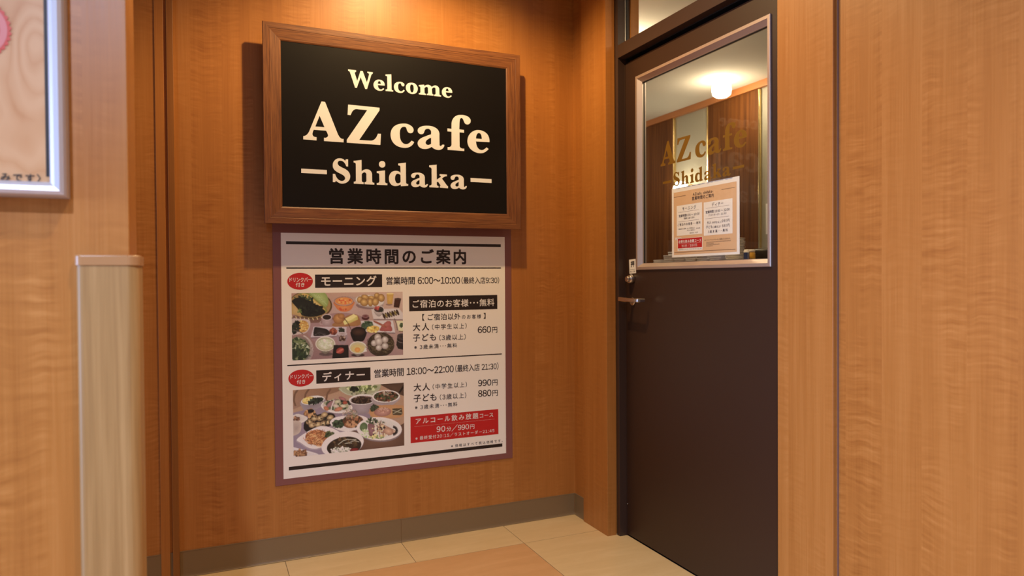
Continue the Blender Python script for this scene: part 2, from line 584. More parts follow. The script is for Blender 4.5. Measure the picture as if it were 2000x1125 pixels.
GLYPHS = {
'A': ["740,1618 883,1617 1378,361 1388,336 1399,311 1411,288 1424,265 1439,243 1451,226 1463,209 1476,193 1491,179 1507,167 1528,156 1551,148 1575,144 1600,142 1625,144 1623,2 826,0 828,140 849,136 872,136 895,139 917,147 938,158 952,169 966,182 977,196 986,211 992,228 993,243 991,258 987,273 981,287 976,302 966,330 954,357 941,383 925,408 908,431 424,432 412,411 402,389 392,366 384,343 378,320 373,304 369,286 366,269 365,252 366,236 369,222 373,208 379,195 386,184 394,173 403,165 414,158 425,152 437,148 448,144 464,139 479,137 496,135 512,135 528,137 527,2 0,10 1,139 23,143 45,149 66,157 86,167 106,179 127,195 147,214 164,234 181,256 197,278 211,301 225,325 236,349 247,374 256,400", "659,1023 484,571 850,572"],
'Z': ["72,1592 1395,1582 1390,1465 519,150 970,155 997,155 1025,158 1053,164 1080,172 1106,184 1130,198 1153,214 1175,233 1195,253 1214,275 1228,293 1240,313 1252,334 1263,354 1273,375 1282,395 1291,415 1299,435 1306,455 1313,475 1444,479 1416,4 0,0 1,118 867,1431 484,1435 455,1438 426,1438 397,1434 368,1426 341,1414 318,1400 298,1384 279,1365 261,1345 245,1323 234,1307 225,1289 217,1271 209,1252 201,1234 194,1219 187,1205 181,1190 174,1176 168,1161 45,1167"],
'c': ["548,1042 583,1045 619,1048 655,1049 690,1048 725,1044 759,1037 792,1028 825,1017 856,1003 886,986 910,971 934,955 956,936 975,916 991,893 1000,874 1008,855 1014,834 1018,814 1017,792 1014,771 1008,750 999,730 987,711 973,694 957,682 940,672 921,664 902,659 883,656 864,655 846,657 827,661 810,668 794,676 780,685 768,697 757,710 747,724 738,739 730,755 724,771 718,789 713,806 707,823 700,839 694,856 688,872 679,886 667,898 653,905 637,909 620,911 603,911 587,910 568,907 549,902 531,896 514,887 498,876 480,860 464,842 451,821 440,799 430,777 420,751 414,724 409,697 407,669 404,642 403,617 403,592 404,567 405,542 406,517 408,492 410,467 412,442 416,417 421,393 428,369 436,346 445,323 456,300 468,279 482,261 496,243 512,227 529,212 548,199 570,187 593,178 618,171 643,166 668,165 692,168 715,173 738,180 760,189 782,200 800,211 817,223 833,237 848,251 863,266 876,279 888,293 899,307 910,321 921,336 1037,285 1027,259 1015,235 1001,211 985,188 968,166 948,144 926,124 903,105 879,88 853,72 827,57 800,44 772,33 744,23 715,15 687,9 658,4 628,2 599,0 570,0 534,1 499,4 463,9 428,16 394,24 357,34 321,47 285,61 251,78 219,97 188,119 159,143 132,170 107,198 85,228 66,259 50,291 36,324 25,359 15,394 9,424 4,455 1,486 0,517 1,548 3,580 8,612 14,644 23,676 34,707 48,740 65,773 85,804 106,834 131,862 161,892 195,918 231,942 268,964 307,983 353,1001 401,1016 449,1027 498,1035"],
'a': ["418,1021 458,1024 498,1026 538,1027 577,1025 617,1022 655,1016 692,1009 729,999 765,987 799,973 827,959 854,944 879,927 903,908 924,887 939,868 952,847 964,825 974,803 982,779 989,752 994,723 996,695 995,665 992,636 998,252 995,239 996,224 1001,211 1009,199 1019,190 1028,186 1038,183 1048,182 1059,183 1069,185 1080,192 1088,203 1095,215 1102,227 1112,236 1132,246 1155,251 1179,252 1202,248 1221,239 1219,222 1215,205 1210,187 1203,170 1195,154 1185,135 1172,117 1159,100 1143,84 1127,69 1106,53 1083,39 1059,27 1034,17 1009,10 986,5 962,2 938,0 915,0 891,2 864,5 836,10 810,17 783,26 758,36 731,48 705,63 680,78 656,96 634,115 604,95 573,76 541,60 509,45 475,32 446,23 416,15 387,9 356,4 326,1 293,0 259,0 225,3 193,9 162,19 134,31 107,45 81,62 59,82 40,105 25,129 14,154 5,181 0,209 0,237 3,260 10,284 18,307 29,329 42,350 59,374 80,396 102,416 125,435 149,453 183,476 219,495 256,513 294,529 331,546 387,572 443,596 499,620 556,642 614,663 614,735 617,754 616,774 613,794 607,812 598,829 590,842 579,853 567,864 555,873 541,880 522,888 503,892 483,895 462,895 442,893 422,888 402,882 383,873 366,862 350,849 339,835 330,818 322,801 316,784 308,766 301,748 294,729 287,710 279,692 266,676 250,662 231,651 210,642 189,637 167,633 146,633 126,637 105,642 87,650 69,661 54,672 41,686 29,701 19,718 13,735 9,752 7,769 7,787 9,805 13,822 22,845 35,867 51,887 69,906 88,923 114,942 143,957 174,970 205,981 236,991 272,1000 308,1008 345,1014 381,1018", "612,515 584,504 557,492 530,478 504,463 479,446 458,431 438,415 419,398 402,380 387,360 379,346 371,331 365,317 360,301 359,286 360,271 363,256 369,242 377,228 386,217 398,206 412,198 427,192 444,188 460,185 477,186 494,189 511,194 527,200 543,207 558,215 572,223 585,232 598,242 610,253"],
'f': ["635,1601 674,1604 713,1606 752,1605 791,1602 829,1596 866,1589 903,1579 939,1567 973,1552 1004,1533 1028,1515 1050,1495 1071,1473 1087,1448 1097,1422 1101,1400 1103,1378 1102,1355 1098,1333 1091,1311 1081,1291 1069,1273 1055,1255 1039,1239 1021,1226 1005,1217 988,1210 970,1205 951,1202 933,1201 914,1202 896,1205 878,1210 861,1217 846,1226 831,1239 818,1253 807,1270 797,1287 788,1304 778,1323 771,1343 764,1363 756,1382 746,1401 737,1415 728,1429 718,1442 706,1453 692,1460 681,1462 669,1463 657,1462 645,1459 634,1455 623,1448 615,1439 607,1428 601,1417 595,1406 586,1387 581,1366 579,1346 577,1325 574,1304 571,1275 568,1245 566,1216 565,1187 565,1158 556,953 781,943 780,819 563,820 566,246 564,229 564,212 567,195 573,180 581,165 590,153 601,143 614,134 628,127 642,120 668,111 696,106 725,105 754,108 782,115 785,0 3,2 4,125 25,122 48,122 70,125 92,132 113,142 127,151 140,161 152,173 162,186 171,200 179,217 184,236 187,255 187,274 185,292 189,818 0,821 1,948 190,945 194,1163 196,1189 199,1215 204,1241 210,1267 218,1292 228,1320 240,1347 254,1374 269,1400 286,1425 309,1453 334,1479 362,1504 391,1526 422,1546 462,1565 504,1579 547,1589 591,1596"],
'e': ["529,1040 563,1041 597,1040 631,1037 665,1032 698,1025 734,1016 770,1005 804,992 837,977 868,959 897,940 923,920 949,897 972,873 992,846 1009,819 1023,791 1035,761 1045,730 1053,699 1060,666 1065,633 1068,599 1069,564 1067,530 409,519 419,451 422,422 427,393 434,365 443,337 454,311 465,286 478,263 493,240 510,220 530,201 547,188 566,175 586,165 607,156 630,150 654,147 679,147 704,149 729,154 753,162 774,171 793,182 811,195 829,209 847,223 863,235 878,247 893,260 908,273 922,286 1023,216 1002,194 980,172 957,151 933,131 908,112 882,93 855,75 827,58 798,43 768,30 735,20 701,12 666,6 632,2 598,0 560,0 522,2 485,6 449,13 413,21 374,33 336,47 299,63 264,81 230,102 197,123 166,146 137,171 110,198 86,228 65,258 48,290 32,324 20,358 11,394 5,427 1,461 0,495 1,530 5,564 10,597 17,629 26,662 38,693 52,724 71,761 93,796 117,829 145,861 175,891 205,917 238,940 272,961 307,980 344,997 380,1010 416,1022 453,1030 491,1037", "413,649 695,647 695,672 694,698 691,723 687,748 681,772 675,795 669,818 661,840 650,860 635,876 621,887 605,897 588,904 569,908 551,909 533,905 517,898 501,888 486,876 473,864 460,847 450,828 442,808 435,788 430,767 423,744 418,720 415,696 413,672"],
'S': ["293,1047 317,1047 341,1047 365,1044 388,1039 410,1032 424,1025 438,1017 451,1009 463,999 475,990 484,983 492,975 500,968 507,960 514,952 541,1020 634,1023 631,723 552,729 546,752 539,775 530,797 519,819 507,839 494,858 480,876 464,893 447,908 429,920 408,931 387,940 364,947 341,950 318,949 299,947 281,942 263,936 247,927 232,915 222,902 214,888 209,872 205,856 203,841 204,822 210,805 217,788 227,772 237,757 256,737 279,722 304,709 329,697 354,684 388,668 422,654 457,640 492,626 524,608 550,592 575,575 599,557 622,537 642,515 659,493 674,469 687,445 698,419 707,392 712,369 715,345 716,321 715,297 712,273 707,247 700,222 690,197 678,173 665,150 647,127 627,106 606,86 582,68 558,52 531,37 502,25 473,15 443,7 413,2 387,0 360,0 334,2 308,6 282,12 260,20 239,30 218,41 198,54 178,66 166,74 154,83 143,91 131,100 120,110 96,46 0,48 3,387 97,386 104,358 112,332 123,306 134,281 148,256 162,234 177,212 193,191 211,172 231,155 252,141 275,128 299,118 323,111 349,108 369,108 390,110 410,115 429,122 447,133 462,145 475,159 486,174 495,191 501,208 503,225 502,241 499,257 494,273 488,287 478,304 465,319 449,332 433,345 417,357 392,373 366,386 340,398 313,410 286,422 257,436 228,449 199,462 170,477 144,494 120,511 97,529 76,548 57,570 41,594 27,620 17,647 9,676 5,706 3,736 4,763 7,791 12,818 20,844 30,870 42,893 57,915 73,936 90,955 109,973 126,988 144,1001 162,1013 181,1023 201,1032 219,1038 237,1042 256,1044 274,1046"],
'h': ["0,954 334,1015 333,537 352,555 372,571 393,586 415,599 438,610 461,619 485,627 510,633 534,636 559,637 585,635 610,631 635,625 658,616 680,603 699,589 715,573 730,554 743,534 754,513 764,488 770,462 774,435 775,407 773,380 778,164 776,150 778,135 782,121 789,108 797,98 809,89 822,83 836,80 851,79 865,81 864,4 452,0 453,81 464,82 476,85 487,89 497,96 507,103 514,112 520,121 525,131 528,141 530,152 530,380 533,399 533,419 528,439 521,457 510,473 501,482 492,490 481,497 469,501 457,504 444,503 431,499 419,494 407,487 396,480 380,468 366,454 353,438 343,421 335,403 336,142 338,132 341,122 346,112 352,104 359,96 368,89 378,84 389,80 401,79 412,79 412,1 1,2 2,85 15,84 28,85 41,88 54,94 65,101 72,108 78,116 83,125 87,134 89,143 92,811 93,823 91,836 87,849 80,860 72,869 60,877 46,882 31,884 16,883 2,878"],
'i': ["5,575 356,629 358,156 359,143 362,131 368,120 375,109 383,100 395,92 410,87 425,84 441,84 456,88 455,3 0,0 1,82 17,78 35,78 52,82 69,88 83,98 93,108 100,119 106,131 110,144 112,156 112,420 113,434 112,447 108,460 102,472 93,482 79,492 61,498 41,500 22,497 5,490", "238,1021 259,1021 280,1019 299,1013 318,1005 334,993 348,978 359,959 367,938 372,917 374,895 373,872 370,848 363,825 353,804 338,786 322,772 304,761 284,753 263,747 242,745 220,745 198,749 177,757 158,767 141,780 126,796 115,815 107,835 101,857 100,878 101,899 106,919 113,939 123,958 136,975 153,990 173,1003 194,1012 216,1018"],
'd': ["410,975 748,1033 747,187 748,173 752,160 757,147 765,136 775,127 787,119 801,115 816,112 831,113 846,116 841,37 521,4 507,86 489,72 470,59 450,47 430,36 409,27 387,19 365,12 342,7 319,3 297,1 268,0 239,1 211,5 184,12 158,22 131,35 107,53 85,73 65,95 47,118 31,149 18,181 9,216 4,251 1,286 0,322 2,359 8,395 17,431 30,465 43,493 59,521 77,547 98,571 121,593 149,611 178,626 210,637 242,646 275,652 303,655 332,656 360,655 388,650 414,643 436,634 456,623 475,610 493,596 509,580 507,833 506,843 503,854 499,863 493,872 486,880 474,889 460,895 444,899 428,899 412,896", "508,470 500,483 491,494 480,505 468,514 455,522 442,528 429,534 414,537 400,539 385,539 370,535 355,529 341,521 327,511 315,501 302,485 292,468 284,449 278,429 273,410 268,391 265,371 263,352 262,333 262,313 263,291 266,269 270,247 276,226 285,205 293,189 302,172 312,156 325,143 340,133 350,128 361,125 372,123 384,122 396,122 422,126 448,136 472,151 493,170 508,192"],
'k': ["0,962 340,1013 342,355 534,491 534,497 534,502 532,508 530,514 527,518 520,525 510,530 499,532 489,532 478,530 476,607 813,604 808,526 794,525 781,524 767,522 754,519 741,516 705,503 670,486 637,465 607,440 582,412 797,138 802,131 807,123 813,116 819,110 826,104 833,99 840,95 848,91 855,88 863,85 858,0 478,8 479,88 523,97 397,276 341,231 343,159 342,145 343,132 347,118 353,106 362,96 371,89 382,83 395,79 407,78 420,78 420,5 3,5 4,84 19,83 35,84 50,89 64,95 77,104 85,111 92,119 98,128 103,137 106,147 108,789 108,804 105,819 100,834 93,847 83,858 70,868 54,876 37,881 19,883 1,881"],
'W': ["0,741 332,743 326,674 317,671 308,666 300,661 292,654 286,646 282,641 280,635 277,629 275,623 274,617 374,297 515,735 607,734 781,283 877,627 876,634 875,641 872,648 869,654 866,660 856,670 844,677 831,681 816,683 802,682 803,739 1038,737 1030,673 1021,669 1012,664 1003,659 995,652 987,645 980,636 974,627 969,617 966,607 963,596 784,2 707,0 518,472 354,6 280,7 81,612 79,622 75,631 71,640 65,648 59,655 50,663 39,669 28,673 15,676 3,677"],
'l': ["2,702 253,736 261,102 263,93 266,85 270,77 276,70 282,64 291,59 301,56 311,55 322,55 332,57 329,2 0,0 1,64 12,63 24,64 36,68 48,74 57,81 63,88 68,95 71,102 74,110 76,118 76,583 77,593 76,603 73,612 68,621 63,628 53,635 42,640 29,642 16,642 4,639"],
'o': ["241,482 266,485 291,486 316,485 340,483 363,478 387,469 409,458 430,444 449,429 466,412 483,392 498,371 510,349 520,325 527,300 531,274 532,248 531,222 527,195 519,169 510,144 497,119 482,96 465,74 445,55 419,37 390,23 360,13 329,6 298,1 268,0 238,2 208,7 180,15 152,26 127,38 103,52 81,69 61,88 44,109 30,131 18,155 10,180 3,207 0,233 0,257 2,282 6,306 12,330 22,353 35,375 50,395 68,413 87,430 108,445 132,458 159,467 186,474 214,479", "265,412 278,411 289,407 300,401 311,393 320,385 332,368 339,348 343,326 345,303 347,281 349,255 350,229 348,203 345,176 338,150 334,135 329,119 324,104 316,90 305,79 298,74 291,70 283,67 276,64 268,63 256,65 245,72 236,82 228,92 220,103 208,123 201,145 197,169 195,194 193,218 191,242 190,265 190,289 192,313 198,336 201,348 204,360 209,372 214,383 222,392 230,398 238,403 247,407 256,410"],
'm': ["1,405 240,447 255,387 267,398 280,408 294,417 308,426 322,434 338,441 354,448 371,453 388,457 405,460 424,461 443,460 462,457 480,453 498,447 518,438 538,427 555,414 572,398 586,382 598,394 611,405 625,415 639,425 654,434 669,442 686,450 703,456 720,461 737,464 757,466 776,465 795,463 813,458 831,452 848,444 864,434 879,422 892,409 904,395 914,378 923,359 929,339 933,319 934,298 938,109 939,100 941,92 944,84 948,77 953,70 963,63 975,57 989,54 1003,54 1016,57 1010,1 697,0 697,60 707,61 717,64 727,68 736,73 744,79 750,85 755,91 759,98 763,104 765,111 762,300 762,313 761,326 756,338 750,349 741,358 733,364 723,369 712,372 701,373 689,373 677,370 665,365 653,358 642,350 632,342 622,333 613,322 605,311 598,300 592,288 604,105 606,99 608,93 611,87 615,82 619,77 627,71 636,66 645,63 656,62 666,62 660,6 360,6 360,61 369,61 378,63 386,66 394,70 402,75 407,80 412,86 416,93 419,100 420,107 414,284 416,299 415,314 411,329 403,342 394,352 386,357 377,361 367,364 357,365 347,365 336,362 325,358 315,351 305,344 295,337 286,328 277,319 268,309 261,299 254,288 257,110 260,102 263,93 267,86 272,79 278,72 285,66 294,61 304,57 314,54 324,52 318,2 0,5 1,64 11,61 23,61 36,63 47,68 57,75 62,81 67,88 70,96 72,103 73,111 72,289 73,299 72,310 70,320 65,329 59,337 51,343 41,348 31,351 19,352 8,351"],
}
# ------------------------------------------------------------------ the setting
YB = 3.0275      # face of the back wall
XS = 1.672       # face of the side wall left and right of the door
XP = 1.658       # face of the two pilasters that flank the door
ZC = 2.86
S = dict(kind='structure')

floor = box('floor', -2.6, 3.6, -3.0, 7.0, -0.06, -0.0004, M_GROUT, label='pale stone tile floor in front of the door', **S)
gx = [0.295 - 0.4925 * 5 + 0.4925 * i for i in range(11)]
gy = [2.785 - 0.4925 * i for i in range(9)]
J = 0.0012
def tile(x0, x1, y0, y1, m):
    bm = bmesh.new()
    bm_box(bm, x0 + J, x1 - J, y0 + J, y1 - J, -0.0095, 0.0, 0.0003, seg=1)
    bmesh.ops.recalc_face_normals(bm, faces=bm.faces)
    put('tile', mesh_from(bm, 'tile', m), floor)
XC = 1.282
for i in range(9):
    x0 = 1.282 - 0.4925 * (i + 1) + 0.4925
    x0, x1 = x0 - 0.4925, x0
    if x1 > -1.9:
        tile(x0, x1, 2.785, 3.0235, M_CREAM)
tile(XC, 1.6715, 2.785, 3.0235, M_CREAM)
for k in range(4):
    y1 = 2.785 - 0.985 * k
    tile(XC, 1.7745, y1 - 0.985, y1, M_CREAM)
for i in range(3):
    for k in range(4):
        x1, y1 = XC - 0.985 * i, 2.785 - 0.985 * k
        tile(x1 - 0.985, x1, y1 - 0.985, y1, M_TAN)

box('ceiling', -2.6, 1.85, -3.0, 3.2, ZC, ZC + 0.1, M_CEIL, label='white ceiling over the hall and the niche', **S)
box('wall_back', -2.2, XS + 0.01, YB, YB + 0.1, 0, ZC, M_VEN, label='back wall of figured honey-brown veneer behind the sign', **S)
box('wall_corner', XS, 1.80, 2.715, YB + 0.1, 0, ZC, M_VEN, label='narrow veneer return wall between back wall and door pilaster', **S)
box('trim_1', XP, 1.706, 2.70, 2.918, 0, ZC, M_VENT, bevel=0.0012, label='veneered pilaster left of the brown door', **S)
box('trim_2', XP, 1.706, 1.4646, 1.677, 0, ZC, M_VENT, bevel=0.0012, label='veneered pilaster right of the brown door', **S)
box('wall_right', XS, 1.80, -3.0, 1.66, 0, ZC, M_VEN, label='long veneer wall right of the door pilaster', **S)
box('trim_3', XS - 0.0025, XS + 0.004, 1.4560, 1.4604, 0, ZC, mat('joint_strip', (0.17, 0.085, 0.065), 0.4), label='thin dark joint strip beside the right pilaster', **S)  # purple-brown joint line along the pilaster

# baseboards: a tall vinyl board with a thin top lip and a small toe on the floor
def board_profile(bm, a0, a1, to3):
    prof = [(0.000, 0.1045), (0.0030, 0.1045), (0.0036, 0.1025), (0.0026, 0.1015), (0.0026, 0.016), (0.0034, 0.009), (0.0052, 0.004), (0.0075, 0.0022), (0.0075, 0.0008), (0.0, 0.0008)]
    ra = [bm.verts.new(to3(a0, h, z)) for h, z in prof]
    rb = [bm.verts.new(to3(a1, h, z)) for h, z in prof]
    for i in range(len(prof)):
        j = (i + 1) % len(prof)
        bm.faces.new((ra[i], rb[i], rb[j], ra[j]))
    bm.faces.new(ra)
    bm.faces.new(rb[::-1])
    bmesh.ops.recalc_face_normals(bm, faces=bm.faces)
bb = empty('baseboard_back', (0.8, YB, 0), label='grey-brown vinyl baseboard along the back wall', **S)
for a0, a1 in ((-0.0962, 0.7906), (0.7919, XS - 0.004), (-0.1305, -0.1212), (-2.0, -0.1625)):
    bm = bmesh.new()
    board_profile(bm, a0, a1, lambda a, h, z: (a, YB - h, z))
    put('board', mesh_from(bm, 'board', M_BASE), bb)
bb2 = empty('baseboard_right', (XS, 2.97, 0), label='short grey-brown baseboard return beside the pilaster', **S)
bm = bmesh.new()
board_profile(bm, 2.9185, YB - 0.004, lambda a, h, z: (XS - h, a, z))
put('board', mesh_from(bm, 'board', M_BASE), bb2)

# the two upright battens at the left end of the back wall
M_VB = veneer('veneer_batten', V_DARK, V_MID, V_LIT, leaf=0.02, seed=1.0, curl=0.15)
M_VBD = veneer('veneer_batten_dark', tuple(v * 0.62 for v in V_DARK), tuple(v * 0.66 for v in V_MID), tuple(v * 0.7 for v in V_LIT), leaf=0.02, seed=3.0, curl=0.1)
box('trim_4', -0.121, -0.0975, YB - 0.009, YB + 0.001, 0, ZC, M_VBD, bevel=0.0010, label='slim darker batten at the left end of the back wall', **S)
box('trim_5', -0.1625, -0.131, YB - 0.005, YB + 0.001, 0, ZC, M_VB, bevel=0.0010, label='wider veneer batten left of the slim darker batten', **S)

# the near partition on the left
YL = 1.50
XL = -0.1272
box('wall_left', -2.6, XL, YL, YL + 0.16, 0, ZC, M_VENL, bevel=0.0015, label='near veneer partition wall at the left with the framed poster', **S)

# ------------------------------------------------------------------ corner guard on the partition
guard = empty('corner_guard', (-0.16, YL, 0), label='pale ash-look corner guard with a capped top on the near left wall', category='corner guard')
def guard_outline(g, e):
    # plan of the guard: left edge on the wall, round the free corner, back along the end of the wall
    pts = []
    x0, yf = -0.2115 - e, YL - 0.022 - g
    xr = XL + 0.0165 + e
    pts += [(x0, YL - 0.0005), (x0, yf + 0.012)]
    for k in range(5):
        a = math.pi + (math.pi / 2) * k / 4
        pts.append((x0 + 0.010 + 0.010 * math.cos(a), yf + 0.010 + 0.010 * math.sin(a)))
    for k in range(9):
        a = -math.pi / 2 + (math.pi / 2) * k / 8
        pts.append((xr - 0.020 + 0.020 * math.cos(a), yf + 0.020 + 0.020 * math.sin(a)))
    pts += [(xr, YL + 0.075), (XL + 0.0005, YL + 0.075), (XL + 0.0005, YL - 0.0005)]
    return pts
def prism(name, pts, z0, z1, m, parent, bevel=0.0):
    bm = bmesh.new()
    lo = [bm.verts.new((x, y, z0)) for x, y in pts]
    hi = [bm.verts.new((x, y, z1)) for x, y in pts]
    bm.faces.new(lo[::-1])
    top = bm.faces.new(hi)
    n = len(pts)
    for i in range(n):
        f = bm.faces.new((lo[i], lo[(i + 1) % n], hi[(i + 1) % n], hi[i]))
    if bevel:
        bmesh.ops.bevel(bm, geom=list(top.edges), offset=bevel, segments=3, affect='EDGES', profile=0.5)
    bmesh.ops.recalc_face_normals(bm, faces=bm.faces)
    return put(name, mesh_from(bm, name, m), parent)
prism('cover', guard_outline(0.0, 0.0), 0.0, 1.1990, M_GUARD, guard)
prism('end_cap', guard_outline(0.0022, 0.0022), 1.1990, 1.2175, M_CAP, guard, 0.0025)

# ------------------------------------------------------------------ snap-frame poster on the partition
def pl(u, v, h):
    return (u, YL - 0.001 - h, v)
XF, ZF = -0.2215, 1.3203
sf = empty('framed_poster', (-0.6, YL, ZF), label='aluminium-framed wood-print poster cut off by the left picture edge', category='poster')
prof = [(0.0, 0.0), (0.0, 0.036), (0.003, 0.043), (0.009, 0.0465), (0.017, 0.0445), (0.023, 0.039), (0.0255, 0.034), (0.0255, 0.028)]
for side in range(4):
    frame_side('frame_rail', side, pl, -1.05, XF, ZF, 1.95, prof, M_SNAP, sf)
# wood-grain printed sheet
M_PINE = mat('pine_print', (0.62, 0.38, 0.22), 0.45)
t = NT(M_PINE)
px_, py_, pz_ = t.pos()
du = t.math('MULTIPLY', t.math('ADD', px_, 0.2715), 1.0)
dv = t.math('MULTIPLY', t.math('ADD', pz_, -1.585), 0.55)
wv = t.n('ShaderNodeTexNoise')
wv.inputs['Scale'].default_value = 7.0
wv.inputs['Detail'].default_value = 2
t.link(t.comb(t.math('MULTIPLY', px_, 1.0), t.math('MULTIPLY', pz_, 0.55), 0.0), wv.inputs['Vector'])
dist = t.math('SQRT', t.math('ADD', t.math('MULTIPLY', du, du), t.math('MULTIPLY', dv, dv)))
rr = t.math('ADD', t.math('MULTIPLY', dist, 32.0), t.math('MULTIPLY', wv.outputs['Fac'], 9.0))
band = t.math('ABSOLUTE', t.math('SUBTRACT', t.math('FRACT', rr), 0.5))
fl = t.noise(t.comb(t.math('MULTIPLY', px_, 20.0), t.math('MULTIPLY', pz_, 7.0), 0.0), 1.0, 3)
fc = t.math('ADD', t.math('MULTIPLY', band, 1.1), t.math('MULTIPLY', fl, 0.7))
t.link(t.ramp(fc, [(0.25, (0.44, 0.20, 0.07)), (0.5, (0.50, 0.26, 0.11)), (0.85, (0.54, 0.30, 0.14))]), t.b.inputs['Base Color'])
box('print_sheet', -1.03, XF - 0.020, YL - 0.030, YL - 0.002, ZF + 0.015, 1.93, M_PINE, sf)
bm = bmesh.new()
for z0, z1 in ((1.3560, 1.93), (ZF + 0.0165, ZF + 0.0245)):
    bm_box(bm, XF - 0.0315, XF - 0.0225, YL - 0.0308, YL - 0.0298, z0, z1)
put('black_border', mesh_from(bm, 'black_border', M_INK), sf)
bm = bmesh.new()
lay_text(bm, 'みです〉', -0.3195, -0.2610, 1.3450, 1.3595, 2, lambda a, z: (a, YL - 0.0312, z))
put('printed_text', mesh_from(bm, 'printed_text', M_INK), sf)
# red scalloped badge
bx_, bz_ = -0.3565, 1.6060
def disc(name, r, y, m, scal=0.0, nsc=36):
    bm = bmesh.new()
    vs = []
    n = 288
    for i in range(n):
        a = 2 * math.pi * i / n
        q = r + (scal * (abs(math.sin(a * nsc / 2)) - 0.5) if scal else 0)
        vs.append(bm.verts.new((bx_ + q * math.cos(a), y, bz_ + q * math.sin(a))))
    bm.faces.new(vs)
    return mesh_from(bm, name, m)
M_BR1 = mat('badge_dark_red', (0.50, 0.045, 0.02), 0.4)
M_BR2 = mat('badge_pink', (0.55, 0.17, 0.15), 0.4)
M_BR3 = mat('badge_red', (0.55, 0.02, 0.01), 0.4)
bd = put('badge', disc('badge', 0.0545, YL - 0.0312, M_BR1, 0.0035), sf)
put('badge_ring', disc('badge_ring', 0.0500, YL - 0.0315, M_BR2), bd)
put('badge_ring', disc('badge_ring', 0.0390, YL - 0.0318, M_BR3), bd)
put('badge_ring', disc('badge_ring', 0.0345, YL - 0.0321, M_BR2), bd)

# ------------------------------------------------------------------ the hanging sign
YS = 2.9453
sign = empty('hanging_sign', (0.788, YS + 0.02, 1.396), label='dark sign with cream lettering in a brown wood frame on the back wall', category='sign')
SX0, SX1, SZ0, SZ1 = 0.2258, 1.3500, 1.3958, 2.1997
def sg(u, v, h):
    return (u, YS + 0.0300 - h, v)
sprof = [(0.0, 0.017), (0.0, 0.0285), (0.0012, 0.0300), (0.0225, 0.0300), (0.0240, 0.0288), (0.0252, 0.0288), (0.0265, 0.0296), (0.064, 0.0270), (0.0690, 0.0245), (0.0695, 0.0215), (0.0695, 0.017)]
for side in range(4):
    frame_side('frame_rail', side, sg, SX0, SX1, SZ0, SZ1, sprof, M_SIGNW if side in (0, 2) else M_SIGNWV, sign)
YPNL = 2.9520
box('board', SX0 + 0.066, SX1 - 0.066, YPNL, YPNL + 0.006, SZ0 + 0.066, SZ1 - 0.066, M_BLACKB, sign)
for x0 in (0.45, 1.03):
    box('standoff_block', x0, x0 + 0.09, YPNL + 0.006, YB - 0.0002, 1.72, 1.90, M_VBD, sign)
ROWS = [
    [('W', .5631, 1), ('e', .6689, .4535), ('l', .7208, 1), ('c', .7570, .4555), ('o', .8094, 1), ('m', .8672, 1), ('e', .9721, .4535)],
    [('A', .3790, 1), ('Z', .5545, 1), ('c', .7406, 1), ('a', .8600, 1), ('f', .9967, 1), ('e', 1.0906, 1)],
    [('-', .3697, .1019), ('S', .4958, 1), ('h', .5820, 1), ('i', .6791, 1), ('d', .7318, 1), ('a', .8291, .622), ('k', .9114, 1), ('a', 1.0093, .630), ('-', 1.1042, .1019)],
]
BASE = [1.9726, 1.7405, 1.5708]
# height of each letter's lowest point against its base line
DROP = {'W': -.0004, 'l': .0, 'o': -.0013, 'm': 0, 'A': 0, 'Z': 0, 'c': -.0048, 'a': -.0033, 'f': 0, 'e': -.0046, 'S': -.0020, 'h': 0, 'i': 0, 'd': -.0016, 'k': 0}
def letters(parent, rows, to3, depth, m, zs=1.0):
    for r in rows:
        for k, x0, sc in ROWS[r]:
            if k == '-':
                loops = ['0,0 %d,0 %d,175 0,175' % (sc * 1e4, sc * 1e4)]
                zz, sc = BASE[r] + 0.0335, 1
            else:
                loops = GLYPHS[k]
                zz = BASE[r] + DROP[k] * sc
            me = glyph_mesh('letter', loops, lambda x, z, h, x0=x0, zz=zz, sc=sc, r=r: to3(r, x0 + x * sc, zz + z * sc, h), depth, m)
            put('letter', me, parent)
letters(sign, (0, 1, 2), lambda r, x, z, h: (x, YPNL - 0.0002 - h, z), 0.0008, M_LETTER)

# ------------------------------------------------------------------ the opening-hours poster under the sign
def pp(h):
    return lambda a, z: (a, YB - h, z)
pst = empty('hours_poster', (0.798, YB, 0.3165), label='opening-hours poster with two food photos and a mauve border below the sign', category='poster')
box('backing_board', 0.2625, 1.3335, YB - 0.0040, YB - 0.0003, 0.3165, 1.4250, M_PURPLE, pst, 0.0006)
box('white_sheet', 0.2945, 1.3000, YB - 0.0044, YB - 0.0040, 0.3430, 1.3640, M_WHITE, pst)
H1 = 0.0047
def flat(name, rects, h, m, parent=pst):
    bm = bmesh.new()
    for x0, x1, z0, z1 in rects:
        bm.faces.new([bm.verts.new(pp(h)(a, z)) for a, z in ((x0, z0), (x1, z0), (x1, z1), (x0, z1))])
    return put(name, mesh_from(bm, name, m), parent)
flat('rule', [(.3148, 1.2800, 1.3168, 1.3294)], H1, M_INK)
flat('rule', [(.3148, 1.2802, 1.2154, 1.2212)], H1, M_INK)
flat('rule', [(.3146, 1.2813, .8112, .8161)], H1, M_INK)
flat('rule', [(.3157, 1.2809, .3763, .3912)], H1, M_INK)
flat('heading_box', [(.4300, .7152, 1.1349, 1.1908)], H1, M_INK)
flat('heading_box', [(.8355, 1.2602, 1.0260, 1.0921)], H1, M_INK)
flat('heading_box', [(.4307, .6603, .7300, .7864)], H1, M_INK)
flat('heading_box', [(.8371, 1.2614, .4372, .5552)], H1, M_RED)
